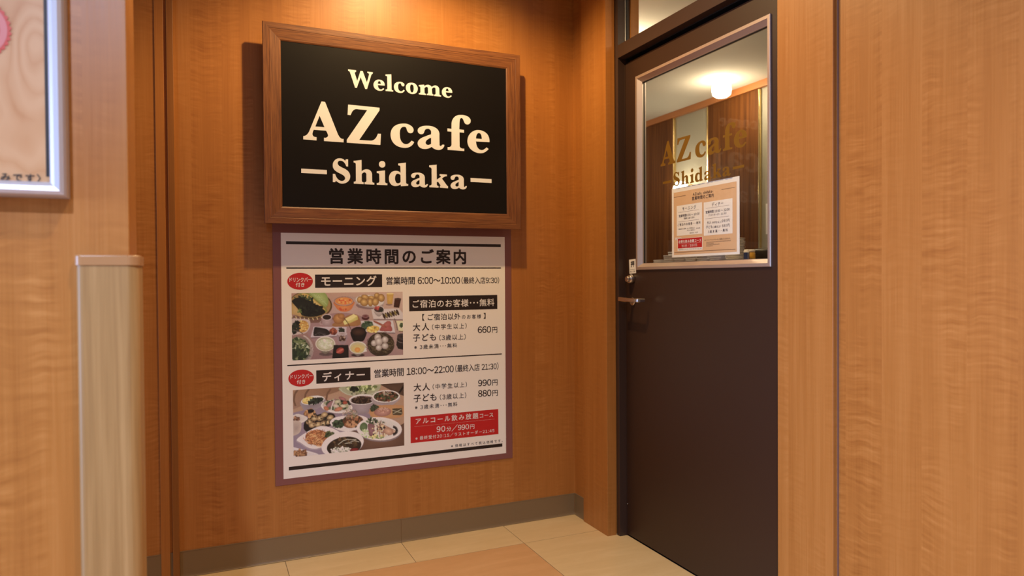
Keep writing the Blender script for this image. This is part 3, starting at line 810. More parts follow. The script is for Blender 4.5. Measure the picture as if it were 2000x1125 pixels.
for cz in (1.1630, .7582):
    bm = bmesh.new()
    bm.faces.new([bm.verts.new(pp(H1)(.3695 + .0515 * math.cos(i * math.pi / 32), cz + .0354 * math.sin(i * math.pi / 32))) for i in range(64)])
    put('red_oval', mesh_from(bm, 'red_oval', M_RED), pst)
TEXTS = [
('営業時間のご案内', 491.1, 1104.0, 1237.3, 1301.8, 'K', 3),
('ドリンクバー', 326.8, 415.3, 1160.5, 1178.9, 'W', 1.6),
('付き', 351.6, 386.8, 1139.7, 1157.4, 'W', 1.6),
('モーニング', 455.8, 689.6, 1141.5, 1184.4, 'W', 2),
('営業時間', 733.6, 862.2, 1145.7, 1179.5, 'K', 1.3),
('6:00〜10:00', 876.3, 1075.6, 1147.3, 1177.7, 'K', 1.3),
('(最終入店9:30)', 1083.2, 1270.0, 1145.4, 1177.2, 'K', .8),
('ご宿泊のお客様･･･無料', 851.3, 1244.5, 1040.7, 1075.3, 'W', 1.3),
('【 ご宿泊以外', 895.7, 1075.6, 982.4, 1011.7, 'K', 1.3),
('のお客様', 1083.4, 1177.5, 984.2, 1003.8, 'K', .8),
('】', 1190.2, 1200.4, 982.3, 1009.6, 'K', 1),
('大人', 852.2, 927.1, 938.3, 971.1, 'K', 1.5),
('(中学生以上)', 940.8, 1106.3, 939.8, 964.6, 'K', .7),
('子ども', 851.7, 958.1, 890.5, 922.6, 'K', 1.5),
('(3歳以上)', 974.0, 1101.3, 889.5, 915.4, 'K', .8),
('※3歳未満･･･無料', 856.9, 1058.2, 854.5, 875.0, 'K', .8),
('660', 1161.2, 1227.2, 917.0, 946.7, 'K', 1.5),
('円', 1232.9, 1258.8, 915.7, 942.0, 'K', 1),
('ドリンクバー', 326.7, 415.2, 756.6, 774.5, 'W', 1.6),
('付き', 351.8, 385.7, 733.8, 751.3, 'W', 1.6),
('ディナー', 456.4, 634.5, 737.3, 776.7, 'W', 2),
('営業時間', 676.8, 807.6, 740.0, 775.7, 'K', 1.3),
('18:00〜22:00', 821.6, 1041.6, 742.7, 773.3, 'K', 1.3),
('(最終入店 21:30)', 1049.6, 1263.7, 741.4, 774.7, 'K', .8),
('大人', 853.1, 927.6, 667.7, 701.7, 'K', 1.5),
('(中学生以上)', 941.4, 1105.5, 669.6, 694.4, 'K', .7),
('子ども', 852.7, 958.5, 618.7, 651.9, 'K', 1.5),
('(3歳以上)', 974.8, 1101.6, 619.5, 645.4, 'K', .8),
('※3歳未満･･･無料', 857.9, 1058.3, 584.9, 605.0, 'K', .8),
('990', 1161.1, 1226.8, 669.3, 698.4, 'K', 1.5),
('円', 1232.9, 1258.4, 667.7, 694.6, 'K', 1),
('880', 1160.7, 1226.4, 619.8, 649.9, 'K', 1.5),
('円', 1232.5, 1259.1, 618.5, 645.4, 'K', 1),
('アルコール飲み放題', 861.3, 1160.1, 519.3, 546.6, 'W', 1.4),
('コース', 1168.0, 1235.1, 521.6, 539.3, 'W', 1.2),
('90', 958.5, 998.7, 475.0, 500.5, 'W', 1.2),
('分', 1005.2, 1027.2, 474.0, 495.0, 'W', .6),
('/990', 1029.8, 1113.7, 472.1, 500.9, 'W', 1),
('円', 1119.5, 1140.4, 473.5, 494.5, 'W', .6),
('※最終受付20:15／ラストオーダー21:45', 859.0, 1239.9, 447.7, 464.7, 'W', .6),
('※価格はすべて税込価格です｡', 1026.6, 1282.2, 397.5, 411.6, 'K', .5),
]
for s, a0, a1, z0, z1, c, b in TEXTS:
    bm = bmesh.new()
    lay_text(bm, s, a0 / 1000, a1 / 1000, z0 / 1000, z1 / 1000, b, pp(0.0050))
    put('text_line', mesh_from(bm, 'text_line', M_INK if c == 'K' else M_PWHITE), pst)
bm = bmesh.new()
for i in range(66):
    cx = .8562 + (1.2409 - .8562) * i / 65
    bm.faces.new([bm.verts.new((cx + dx * .0011, YB - 0.0050, .5095 + dz * .0011)) for dx, dz in ((-1, 0), (0, -1), (1, 0), (0, 1))])
put('dotted_line', mesh_from(bm, 'dotted_line', M_PWHITE), pst, kind='stuff')

# ---- printed food photographs: flat colour shapes laid one over the other
M_PRINT = bpy.data.materials.new('colour_print')
M_PRINT.use_nodes = True
_t = M_PRINT.node_tree
_b = _t.nodes['Principled BSDF']
_b.inputs['Roughness'].default_value = 0.42
_a = _t.nodes.new('ShaderNodeVertexColor')
_a.layer_name = 'Col'
_t.links.new(_a.outputs['Color'], _b.inputs['Base Color'])


class Art:
    def __init__(self, hom, x0, x1, z0, z1, white, seed):
        self.h, self.R, self.w = hom, (x0, x1, z0, z1), s2l(white)
        self.W, self.H = 440, 264
        self.buf = np.zeros((self.H, self.W, 3))
        gy_, gx_ = np.mgrid[0:self.H, 0:self.W]
        self.gu, self.gv = (gx_ + 0.0) / (self.W - 1), (gy_ + 0.0) / (self.H - 1)
        self.lay = 0
        self.rng = random.Random(seed)

    def col(self, c, j=0.0):
        l = s2l(c)
        k = 1 + self.rng.uniform(-j, j)
        return tuple(min(0.95, 0.84 * a / b * k * t) for a, b, t in zip(l, self.w, (1.0, 0.98, 0.84))) + (1.0,)

    def uv(self, p):
        h = self.h
        d = h[6] * p[0] + h[7] * p[1] + 1
        return ((h[0] * p[0] + h[1] * p[1] + h[2]) / d, (h[3] * p[0] + h[4] * p[1] + h[5]) / d)

    def face(self, pts):
        """fill one convex or concave polygon of the picture; corner colours are blended over triangles"""
        P = [(*self.uv(p), col) for p, col in pts]
        us, vs = [p[0] for p in P], [p[1] for p in P]
        i0, i1 = max(0, int(min(us) * (self.W - 1))), min(self.W, int(max(us) * (self.W - 1)) + 2)
        j0, j1 = max(0, int(min(vs) * (self.H - 1))), min(self.H, int(max(vs) * (self.H - 1)) + 2)
        if i0 >= i1 or j0 >= j1:
            return
        U, V = self.gu[j0:j1, i0:i1], self.gv[j0:j1, i0:i1]
        same = all(p[2] == P[0][2] for p in P)
        if same:
            ins = np.zeros(U.shape, bool)
            for k in range(len(P)):
                (x0, y0, _), (x1, y1, _) = P[k - 1], P[k]
                if y0 == y1:
                    continue
                c_ = ((V >= y0) != (V >= y1)) & (U < (x1 - x0) * (V - y0) / (y1 - y0) + x0)
                ins ^= c_
            self.buf[j0:j1, i0:i1][ins] = P[0][2][:3]
            return
        for k in range(1, len(P) - 1):
            (x0, y0, c0), (x1, y1, c1), (x2, y2, c2) = P[0], P[k], P[k + 1]
            d = (x1 - x0) * (y2 - y0) - (x2 - x0) * (y1 - y0)
            if abs(d) < 1e-12:
                continue
            l1 = ((U - x0) * (y2 - y0) - (x2 - x0) * (V - y0)) / d
            l2 = ((x1 - x0) * (V - y0) - (U - x0) * (y1 - y0)) / d
            l0 = 1 - l1 - l2
            ins = (l0 >= -1e-3) & (l1 >= -1e-3) & (l2 >= -1e-3)
            col = l0[..., None] * np.array(c0[:3]) + l1[..., None] * np.array(c1[:3]) + l2[..., None] * np.array(c2[:3])
            self.buf[j0:j1, i0:i1][ins] = col[ins]

    def up(self):
        self.lay += 1

    def E(self, cx, cy, rx, ry, c, c2=None, rot=0, n=22, j=0.0, off=(0, 0)):
        """ellipse; c2 = colour at its middle (soft shading of the printed picture)"""
        self.up()
        self._e(cx, cy, rx, ry, self.col(c, j), self.col(c2, j) if c2 else None, rot, n, off)

    def _e(self, cx, cy, rx, ry, c, c2, rot=0, n=12, off=(0, 0)):
        ca, sa = math.cos(math.radians(rot)), math.sin(math.radians(rot))
        P = []
        for i in range(n):
            a = 2 * math.pi * i / n
            u, v = rx * math.cos(a), ry * math.sin(a)
            P.append((cx + u * ca - v * sa, cy + u * sa + v * ca))
        if c2 is None:
            self.face([(p, c) for p in P])
        else:
            m = (cx + off[0], cy + off[1])
            for i in range(n):
                self.face([(P[i - 1], c), (P[i], c), (m, c2)])

    def P(self, pts, c, c2=None, smooth=0, j=0.0):
        self.up()
        if smooth:
            out = []
            n = len(pts)
            for i in range(n):
                p0, p1, p2, p3 = pts[i - 1], pts[i], pts[(i + 1) % n], pts[(i + 2) % n]
                for k in range(4):
                    t = k / 4
                    out.append(tuple(0.5 * (2 * p1[d] + (p2[d] - p0[d]) * t + (2 * p0[d] - 5 * p1[d] + 4 * p2[d] - p3[d]) * t * t + (3 * p1[d] - p0[d] - 3 * p2[d] + p3[d]) * t ** 3) for d in (0, 1)))
            pts = out
        c = self.col(c, j)
        if c2 is None:
            self.face([(p, c) for p in pts])
        else:
            c2 = self.col(c2, j)
            m = (sum(p[0] for p in pts) / len(pts), sum(p[1] for p in pts) / len(pts))
            for i in range(len(pts)):
                self.face([(pts[i - 1], c), (pts[i], c), (m, c2)])

    def G(self, quad, cols):
        """four-corner gradient"""
        self.up()
        N = 6
        cc = [self.col(c) for c in cols]
        def at(s, t, i):
            q = [v[i] for v in quad]
            return (q[0] * (1 - s) + q[1] * s) * (1 - t) + (q[2] * (1 - s) + q[3] * s) * t
        def ct(s, t):
            return tuple((cc[0][i] * (1 - s) + cc[1][i] * s) * (1 - t) + (cc[2][i] * (1 - s) + cc[3][i] * s) * t for i in range(4))
        for a in range(N):
            for b in range(N):
                self.face([((at(s, t, 0), at(s, t, 1)), ct(s, t)) for s, t in ((a / N, b / N), ((a + 1) / N, b / N), ((a + 1) / N, (b + 1) / N), (a / N, (b + 1) / N))])

    def S(self, cx, cy, rx, ry, n, size, cols, elong=1.6, j=0.15, rot=None, arot=0):
        """scattered crumbs / leaves / pieces inside an ellipse"""
        r = self.rng
        ca, sa = math.cos(math.radians(arot)), math.sin(math.radians(arot))
        for i in range(n):
            if i % 12 == 0:
                self.up()
            a, q = r.uniform(0, 6.283), math.sqrt(r.random())
            u, v = rx * q * math.cos(a), ry * q * math.sin(a)
            s = size * r.uniform(0.6, 1.4)
            self._e(cx + u * ca - v * sa, cy + u * sa + v * ca, s * elong, s, self.col(r.choice(cols), j), None, r.uniform(0, 180) if rot is None else rot + r.uniform(-18, 18), 7)

    def L(self, pts, w, c, j=0.0):
        self.up()
        c = self.col(c, j)
        for a, b in zip(pts, pts[1:]):
            d = Vector((b[0] - a[0], b[1] - a[1]))
            if d.length < 1e-6:
                continue
            n = Vector((-d.y, d.x)).normalized() * w / 2
            self.face([((a[0] + n.x, a[1] + n.y), c), ((b[0] + n.x, b[1] + n.y), c), ((b[0] - n.x, b[1] - n.y), c), ((a[0] - n.x, a[1] - n.y), c)])

    def arc(self, cx, cy, rx, ry, a0, a1, w, c, rot=0):
        ca, sa = math.cos(math.radians(rot)), math.sin(math.radians(rot))
        P = []
        for i in range(17):
            a = math.radians(a0 + (a1 - a0) * i / 16)
            u, v = rx * math.cos(a), ry * math.sin(a)
            P.append((cx + u * ca - v * sa, cy + u * sa + v * ca))
        self.L(P, w, c)

    def N(self, cx, cy, rx, ry, n, w, cols, rot=0):
        """noodles / sprouts: short curved strokes"""
        r = self.rng
        for i in range(n):
            a, q = r.uniform(0, 6.283), math.sqrt(r.random()) * 0.8
            x, y = cx + rx * q * math.cos(a), cy + ry * q * math.sin(a)
            s = r.uniform(0.16, 0.34) * (rx + ry) / 2
            a0 = r.uniform(0, 360)
            self.arc(x, y, s, s * 0.55, a0, a0 + r.uniform(90, 190), w, r.choice(cols), rot + r.uniform(-40, 40))

    def bowl(self, cx, cy, rx, ry, depth, body, rim, inside, rot=0, foot=0.45):
        """a round bowl seen from above its rim, with its shaded body below"""
        self.up()
        b1, b2 = self.col(body), self.col(tuple(v * 0.72 for v in body))
        n = 20
        ca, sa = math.cos(math.radians(rot)), math.sin(math.radians(rot))
        up, dn = [], []
        for i in range(n + 1):
            a = math.pi * i / n
            up.append((cx + rx * math.cos(a) * ca, cy + rx * math.cos(a) * sa + ry * math.sin(a) * 0.2))
            k = foot + (1 - foot) * (1 - math.sin(a)) ** 0.8
            dn.append((cx + rx * math.cos(a) * k * ca, cy + rx * math.cos(a) * sa + ry * math.sin(a) * 0.9 + depth * math.sin(a) ** 0.45))
        for i in range(n):
            self.face([(up[i], b1), (up[i + 1], b1), (dn[i + 1], b2), (dn[i], b2)])
        self.E(cx, cy, rx, ry, rim, None, rot, 30)
        self.E(cx, cy + ry * 0.04, rx * 0.91, ry * 0.88, inside, None, rot, 30)

    def done(self, name):
        W, H = self.W, self.H
        b = self.buf
        for _ in range(2):
            q = np.pad(b, ((1, 1), (1, 1), (0, 0)), 'edge')
            b = (q[:-2, 1:-1] + q[2:, 1:-1] + q[1:-1, :-2] + q[1:-1, 2:] + 3 * q[1:-1, 1:-1]) / 7
        rs = np.random.RandomState(7)
        g = rs.rand(H // 4 + 2, W // 4 + 2).repeat(4, 0).repeat(4, 1)[:H, :W]
        g2 = rs.rand(H // 2 + 2, W // 2 + 2).repeat(2, 0).repeat(2, 1)[:H, :W]
        lum = (b * np.array([0.3, 0.6, 0.1])).sum(-1, keepdims=True)
        b = (b * 0.84 + lum * np.array([1.06, 1.0, 0.86]) * 0.16) * 0.95
        b = np.clip(b * (0.95 + 0.04 * g + 0.06 * g2)[..., None], 0, 0.95)
        x0, x1, z0, z1 = self.R
        co = np.empty((H, W, 3))
        co[..., 0] = x0 + self.gu * (x1 - x0)
        co[..., 1] = YB - 0.0047
        co[..., 2] = z1 - self.gv * (z1 - z0)
        idx = np.arange(H * W).reshape(H, W)
        fc = np.stack([idx[:-1, :-1], idx[1:, :-1], idx[1:, 1:], idx[:-1, 1:]], -1).reshape(-1, 4)
        me = bpy.data.meshes.new(name)
        me.vertices.add(H * W)
        me.vertices.foreach_set('co', co.ravel())
        me.loops.add(fc.size)
        me.loops.foreach_set('vertex_index', fc.ravel().astype(np.int32))
        me.polygons.add(len(fc))
        me.polygons.foreach_set('loop_start', np.arange(0, fc.size, 4, dtype=np.int32))
        me.update(calc_edges=True)
        at = me.color_attributes.new('Col', 'FLOAT_COLOR', 'POINT')
        rgba = np.ones((H * W, 4))
        rgba[:, :3] = b.reshape(-1, 3)
        at.data.foreach_set('color', rgba.ravel())
        me.materials.append(M_PRINT)
        return put(name, me, pst)


# breakfast table
A = Art([0.000573002, -6.98074e-06, -0.039447, 1.24475e-05, 0.00101136, -0.0969506, -4.05359e-05, -3.11845e-07], .3342, .8062, .8337, 1.1135, (208, 175, 142), 4)
A.G([(60, 60), (1720, 60), (60, 1100), (1720, 1100)], [(172, 118, 92), (196, 150, 125), (128, 84, 78), (150, 105, 95)])
A.E(900, 330, 330, 190, (172, 128, 112), (186, 140, 124))
A.E(800, 640, 500, 260, (152, 106, 98), (162, 116, 108))
A.E(330, 470, 360, 60, (120, 76, 60), (108, 66, 50))
# bamboo tray with greens, corn and cabbage
A.E(350, 265, 318, 205, (88, 58, 26), None, 4, 34)
A.E(345, 262, 300, 188, (158, 112, 58), (140, 98, 46), 4, 34)
A.E(340, 250, 270, 165, (150, 105, 52), (172, 124, 66), 4, 34)
for i in range(9):
    A.L([(70 + i * 62, 415 + 42 * math.sin(i / 8 * 3.1)), (84 + i * 62, 450 + 42 * math.sin(i / 8 * 3.1))], 14, (196, 160, 104))
A.P([(60, 270), (170, 250), (230, 430), (120, 410), (60, 390)], (176, 126, 66), (188, 140, 76), 1)
A.P([(330, 95), (420, 60), (560, 90), (612, 190), (600, 270), (560, 300), (480, 240), (380, 150)], (126, 132, 58), (168, 168, 92), 1)
for k in range(9):
    A.L([(345 + 16 * k, 92 + k * 4), (440 + 18 * k, 150 + k * 13), (560 + 5 * k, 190 + 12 * k)], 4, (188, 186, 116) if k % 2 else (112, 122, 52))
A.P([(180, 95), (300, 92), (420, 180), (520, 260), (590, 330), (580, 370), (500, 360), (380, 250), (250, 150)], (120, 112, 40), (170, 136, 56), 1)
A.P([(215, 110), (300, 108), (420, 205), (540, 310), (560, 350), (470, 300), (330, 190)], (190, 142, 62), (204, 160, 78), 1)
A.S(240, 190, 150, 60, 70, 12, [(38, 46, 24), (62, 70, 34), (26, 34, 20), (88, 92, 48)], 1.9)
A.P([(80, 200), (160, 160), (300, 190), (440, 270), (560, 350), (540, 400), (400, 440), (240, 425), (170, 330), (90, 240)], (24, 22, 14), (34, 32, 20), 1)
A.S(340, 330, 180, 85, 90, 13, [(22, 20, 13), (30, 27, 18), (38, 38, 24), (20, 17, 12)], 2.0)
A.S(190, 370, 30, 40, 12, 8, [(120, 124, 60), (90, 96, 40)], 2)
# punch bowl
A.E(845, 330, 90, 35, (150, 92, 60), (200, 120, 70))
A.P([(700, 220), (720, 300), (770, 350), (850, 368), (930, 345), (970, 290), (978, 215)], (196, 98, 44), (214, 120, 56), 1)
A.E(838, 212, 140, 66, (176, 128, 110), None, 0, 30)
A.E(838, 210, 128, 55, (206, 112, 40), (222, 136, 58), 0, 30)
A.arc(838, 215, 141, 68, 0, 360, 5, (104, 66, 52))
A.S(845, 215, 100, 42, 20, 11, [(200, 60, 26), (214, 84, 34), (232, 150, 70)], 1.3)
A.S(845, 330, 80, 22, 8, 11, [(196, 62, 26)], 1.3)
# bread rolls
A.E(1215, 270, 200, 60, (130, 92, 84), (120, 84, 78))
A.E(1215, 215, 218, 92, (168, 138, 124), None, 6, 34)
A.E(1215, 205, 205, 80, (204, 178, 158), (190, 160, 140), 6, 34)
for cx, cy, rx, ry, ro in ((1070, 190, 42, 50, 10), (1150, 155, 62, 38, 15), (1245, 165, 50, 34, 10), (1320, 130, 42, 40, 0), (1385, 165, 50, 60, -10), (1135, 230, 62, 56, 20), (1225, 228, 40, 62, -4), (1300, 222, 52, 60, 14)):
    A.E(cx, cy, rx, ry, (132, 78, 28), (216, 158, 84), ro, 20, 0.05, (-8, -14))
# juice and cola
A.E(1500, 262, 50, 14, (140, 96, 80))
A.P([(1462, 100), (1565, 104), (1545, 255), (1475, 255)], (186, 126, 42), (202, 146, 62))
A.E(1513, 104, 51, 12, (214, 172, 100))
A.P([(1580, 170), (1675, 180), (1645, 310), (1565, 300)], (50, 22, 14), (74, 34, 22))
A.E(1628, 180, 48, 14, (96, 60, 46), (40, 20, 14))
# fruit cup plate
A.P([(1240, 330), (1640, 318), (1700, 385), (1700, 478), (1270, 472)], (196, 166, 150), (206, 178, 162))
A.P([(1270, 472), (1700, 478), (1700, 492), (1275, 488)], (128, 96, 88))
A.bowl(1350, 330, 76, 50, 62, (196, 164, 148), (206, 180, 164), (70, 46, 40), 0, .6)
A.S(1325, 312, 38, 26, 14, 12, [(186, 74, 60), (160, 50, 44)], 1.3)
A.S(1380, 345, 34, 22, 12, 10, [(34, 34, 24), (50, 44, 34)], 1.2)
for k in range(7):
    A.E(1425 + 33 * k, 430 - 9 * k, 17, 46, (46, 26, 16), (172, 136, 60) if k % 2 else (60, 36, 20), -24)
A.L([(1575, 462), (1610, 560), (1620, 640)], 9, (70, 50, 40))
# coffee cup
A.arc(512, 530, 24, 26, 40, 330, 8, (178, 140, 128))
A.P([(518, 450), (526, 540), (560, 572), (620, 574), (655, 545), (662, 450)], (150, 112, 104), (176, 138, 128), 1)
A.E(590, 445, 74, 46, (196, 160, 146), None, 0, 26)
A.E(590, 447, 63, 37, (34, 20, 14), (44, 26, 16), 0, 26)
# roll and butter on board
A.P([(680, 540), (900, 420), (1040, 420), (1075, 560), (880, 580), (700, 582)], (150, 92, 46), (172, 108, 56), 1)
A.E(762, 470, 82, 78, (140, 80, 36), (198, 128, 66), 10, 26, 0, (-10, -20))
A.E(800, 430, 50, 40, (150, 88, 40), (184, 112, 54))
A.P([(855, 470), (980, 400), (1040, 440), (1045, 480), (915, 540), (880, 520)], (182, 152, 66), (204, 176, 92))
A.P([(855, 470), (980, 400), (1040, 430), (905, 508)], (220, 194, 110))
A.P([(828, 510), (860, 480), (895, 540), (850, 560)], (210, 184, 104))
A.L([(840, 455), (905, 545), (950, 640)], 9, (72, 40, 26))
# jam
A.E(1155, 455, 56, 34, (58, 22, 20), (92, 26, 26))
A.E(1155, 430, 52, 26, (140, 90, 84), (90, 22, 24))
# corn dish on the left
A.P([(60, 480), (200, 470), (330, 490), (345, 570), (290, 670), (150, 700), (60, 690)], (190, 156, 138), (170, 132, 108), 1)
A.E(230, 580, 96, 88, (182, 120, 40), (206, 146, 58), -20, 24)
A.S(235, 575, 80, 80, 80, 8, [(216, 160, 70), (190, 120, 40), (226, 178, 96), (160, 96, 34)], 1.3)
A.S(130, 600, 55, 85, 60, 14, [(22, 20, 14), (34, 34, 22), (48, 50, 32)], 1.9, arot=10)
A.L([(85, 632), (180, 648), (240, 690)], 12, (90, 66, 56))
# white plate with fish, plum and pickles
A.P([(395, 585), (878, 590), (872, 715), (352, 742)], (190, 160, 152), (176, 144, 136))
A.P([(352, 742), (872, 715), (872, 728), (356, 756)], (110, 78, 74))
A.P([(392, 700), (405, 605), (440, 592), (590, 622), (635, 690), (560, 716), (420, 724)], (24, 17, 15), (48, 38, 34), 1)
A.S(500, 690, 90, 18, 22, 9, [(88, 72, 66), (58, 46, 42), (30, 24, 22)], 2.2, rot=8)
A.S(685, 655, 48, 42, 34, 15, [(132, 52, 30), (96, 34, 24), (160, 76, 46)], 1.3)
A.S(800, 645, 38, 42, 30, 13, [(30, 32, 22), (44, 44, 30), (66, 60, 44)], 2.0)
# ham, egg and greens plate
A.P([(1085, 500), (1555, 494), (1590, 672), (1130, 660)], (196, 170, 158), (206, 182, 168))
A.P([(1130, 660), (1590, 672), (1590, 688), (1135, 676)], (120, 88, 84))
A.S(1180, 560, 72, 55, 90, 14, [(50, 66, 40), (34, 48, 28), (78, 92, 58), (60, 74, 50)], 1.7)
A.P([(1360, 640), (1420, 560), (1510, 550), (1548, 640), (1480, 652)], (150, 62, 54), (176, 82, 70), 1)
A.P([(1380, 590), (1460, 510), (1520, 510), (1520, 570), (1420, 610)], (158, 68, 58), (180, 92, 76), 1)
for k in range(3):
    A.E(1330 + 38 * k, 530 + 18 * k, 66, 15, (140, 62, 40), (178, 92, 62), 24)
A.E(1265, 622, 96, 50, (200, 140, 44), (220, 166, 64), -8, 26)
A.S(1265, 620, 84, 42, 60, 12, [(226, 176, 70), (206, 148, 50), (236, 192, 100)], 1.3)
A.S(1295, 600, 20, 10, 10, 4, [(50, 40, 20)], 1)
# tofu at the right
A.P([(1605, 500), (1720, 500), (1720, 650), (1640, 645)], (206, 182, 130), (216, 196, 148))
A.S(1690, 560, 30, 25, 14, 10, [(50, 62, 34), (80, 90, 50)], 1.8)
A.P([(1640, 645), (1720, 650), (1720, 664), (1644, 660)], (120, 90, 60))
# natto jar
A.P([(742, 700), (745, 770), (785, 835), (850, 836), (885, 770), (888, 700)], (150, 116, 112), (136, 98, 90), 1)
A.E(815, 690, 73, 28, (190, 158, 148), (150, 116, 104))
A.S(812, 755, 54, 36, 46, 9, [(84, 46, 28), (128, 84, 60), (170, 134, 110), (60, 30, 20)], 1.3)
# miso bowl
A.P([(945, 650), (965, 770), (1000, 800), (1100, 800), (1140, 770), (1162, 650)], (16, 10, 9), (30, 20, 17), 1)
A.E(1053, 652, 108, 64, (26, 17, 14), None, 0, 30)
A.E(1053, 662, 96, 52, (44, 24, 17), (74, 42, 28), 0, 30)
# salad bowl bottom left
A.E(190, 930, 190, 205, (132, 100, 84), (96, 80, 50), 0, 34)
A.S(170, 930, 155, 170, 330, 13, [(128, 122, 74), (88, 96, 50), (48, 60, 30), (160, 152, 108), (178, 168, 130), (34, 42, 22), (110, 110, 60)], 2.2)
A.S(200, 990, 120, 90, 50, 16, [(30, 40, 22), (44, 56, 28)], 2.2)
for k in range(5):
    A.arc(180, 900 + 6 * k, 175 + 9 * k, 190 + 9 * k, -70, 50, 3, (196, 166, 146))
# rice bowl
A.E(575, 985, 100, 30, (100, 70, 62), (80, 56, 50))
A.bowl(568, 835, 146, 110, 52, (150, 124, 96), (204, 178, 152), (168, 146, 106), 0, .35)
A.E(570, 840, 120, 82, (178, 162, 120), (206, 192, 152), 0, 28)
A.S(570, 835, 105, 66, 60, 13, [(200, 188, 146), (186, 172, 130), (214, 202, 164)], 1.4, .05)
# mentaiko on a black plate
A.P([(690, 852), (905, 852), (912, 1040), (668, 1050)], (24, 17, 15), (30, 22, 20))
A.E(785, 935, 60, 44, (130, 34, 26), (178, 66, 50), -18)
A.E(800, 925, 36, 14, (196, 92, 72), None, -24)
A.E(765, 950, 38, 14, (186, 78, 60), None, -24)
# raw egg bowl
A.E(1045, 1000, 100, 22, (50, 30, 26), (64, 40, 34))
A.bowl(1045, 890, 128, 92, 42, (160, 132, 110), (208, 184, 162), (190, 162, 112), 0, .4)
A.P([(1150, 890), (1182, 945), (1120, 960)], (206, 182, 160))
A.E(1045, 905, 96, 60, (196, 160, 88), (204, 170, 96), 0, 26)
A.E(1038, 922, 42, 35, (206, 120, 38), (222, 142, 56), 0, 22)
# nest of eggs
A.E(1380, 845, 198, 178, (56, 38, 24), (44, 28, 18), 0, 36)
A.N(1380, 845, 200, 185, 170, 5, [(86, 62, 38), (48, 32, 20), (110, 84, 54), (34, 22, 14), (70, 56, 30)])
for cx, cy, rx, ry in ((1335, 745, 50, 58), (1440, 775, 48, 48), (1280, 825, 44, 46), (1352, 800, 54, 60), (1440, 866, 50, 46), (1350, 892, 46, 42)):
    A.E(cx, cy, rx, ry, (146, 116, 100), (214, 192, 172), 0, 22, 0.02, (-8, -14))
# dark cup at the right
A.P([(1620, 720), (1605, 850), (1630, 905), (1720, 925), (1720, 690)], (30, 22, 20), (44, 32, 28))
A.E(1700, 730, 84, 48, (70, 54, 50), (18, 12, 11), 6)
A.arc(1700, 760, 92, 60, 60, 178, 4, (150, 122, 108))
A.done('breakfast_photo')

# dinner table
A = Art([0.00060465, -6.48766e-06, -0.0492128, 6.79911e-05, 0.00106683, -0.165668, -4.92658e-05, -4.18837e-07], .3355, .8077, .4298, .7097, (192, 156, 125), 9)
A.G([(60, 60), (1640, 0), (60, 1100), (1640, 950)], [(150, 94, 56), (86, 50, 32), (128, 92, 84), (96, 56, 36)])
A.P([(60, 430), (500, 240), (860, 120), (1640, 60), (1640, 1000), (60, 1100)], (160, 108, 74), (150, 106, 86))
A.P([(60, 470), (440, 380), (1150, 480), (1180, 800), (520, 1060), (60, 1080)], (128, 96, 96), (140, 108, 104))
A.P([(1250, 60), (1620, 40), (1620, 240), (1540, 210), (1380, 130)], (70, 42, 28), (84, 52, 34))
A.L([(1545, 190), (1612, 90)], 26, (20, 12, 10))
for x0 in (90, 240, 540):
    A.L([(x0 + 70, 130), (x0 + 20, 200), (x0 + 5, 290), (x0 + 30, 370)], 26, (104, 62, 38))
A.P([(900, 700), (1320, 850), (1620, 600), (1620, 930), (1000, 1000)], (84, 48, 32), (112, 66, 44), 1)
# salad in a glass bowl, top
A.P([(740, 110), (1260, 50), (1240, 190), (1100, 235), (900, 230), (800, 200)], (150, 132, 92), (136, 118, 76), 1)
A.S(1030, 120, 200, 46, 130, 13, [(170, 162, 92), (130, 126, 60), (190, 180, 120), (96, 98, 46), (74, 74, 34)], 2)
A.S(930, 140, 42, 34, 34, 13, [(22, 22, 14), (34, 36, 20)], 1.6)
A.S(1000, 205, 120, 18, 30, 9, [(110, 96, 60), (84, 76, 46), (150, 130, 96)], 2)
A.arc(1000, 130, 255, 100, 20, 175, 4, (188, 166, 140))
# corn and seaweed dish
A.P([(200, 300), (225, 410), (280, 440), (420, 410), (500, 350), (520, 270)], (136, 108, 100), (120, 92, 86), 1)
A.E(360, 290, 164, 62, (196, 166, 148), None, -8, 30)
A.E(300, 290, 90, 50, (190, 132, 46), (208, 156, 66), -14, 24)
A.S(300, 288, 78, 42, 60, 8, [(222, 170, 74), (190, 130, 46), (230, 184, 96)], 1.2)
A.S(395, 300, 100, 32, 90, 12, [(20, 22, 16), (34, 38, 24), (52, 56, 40)], 1.8, arot=-14)
# round bowl of stew (centre)
A.P([(862, 300), (890, 420), (960, 475), (1080, 480), (1160, 420), (1225, 290)], (128, 98, 90), (150, 118, 108), 1)
A.E(1043, 282, 186, 72, (196, 166, 150), None, -3, 36)
A.E(1043, 288, 165, 58, (140, 104, 88), None, -3, 36)
A.E(1045, 295, 152, 50, (38, 22, 15), (54, 32, 20), -3, 32)
A.S(1045, 288, 140, 44, 150, 9, [(34, 18, 12), (62, 36, 22), (84, 54, 34), (24, 14, 10)], 1.5)
# bowl on the right
A.P([(1170, 260), (1230, 350), (1370, 370), (1480, 340), (1548, 240)], (150, 118, 106), (130, 100, 90), 1)
A.E(1365, 240, 188, 86, (198, 168, 152), None, -2, 36)
A.E(1365, 240, 168, 72, (84, 44, 26), (64, 34, 22), -2, 32)
A.S(1365, 238, 155, 64, 190, 12, [(52, 26, 16), (98, 52, 30), (142, 82, 52), (34, 24, 14), (60, 64, 34), (120, 64, 40)], 1.5)
A.N(1365, 195, 70, 40, 30, 4, [(206, 176, 140), (176, 134, 96)])
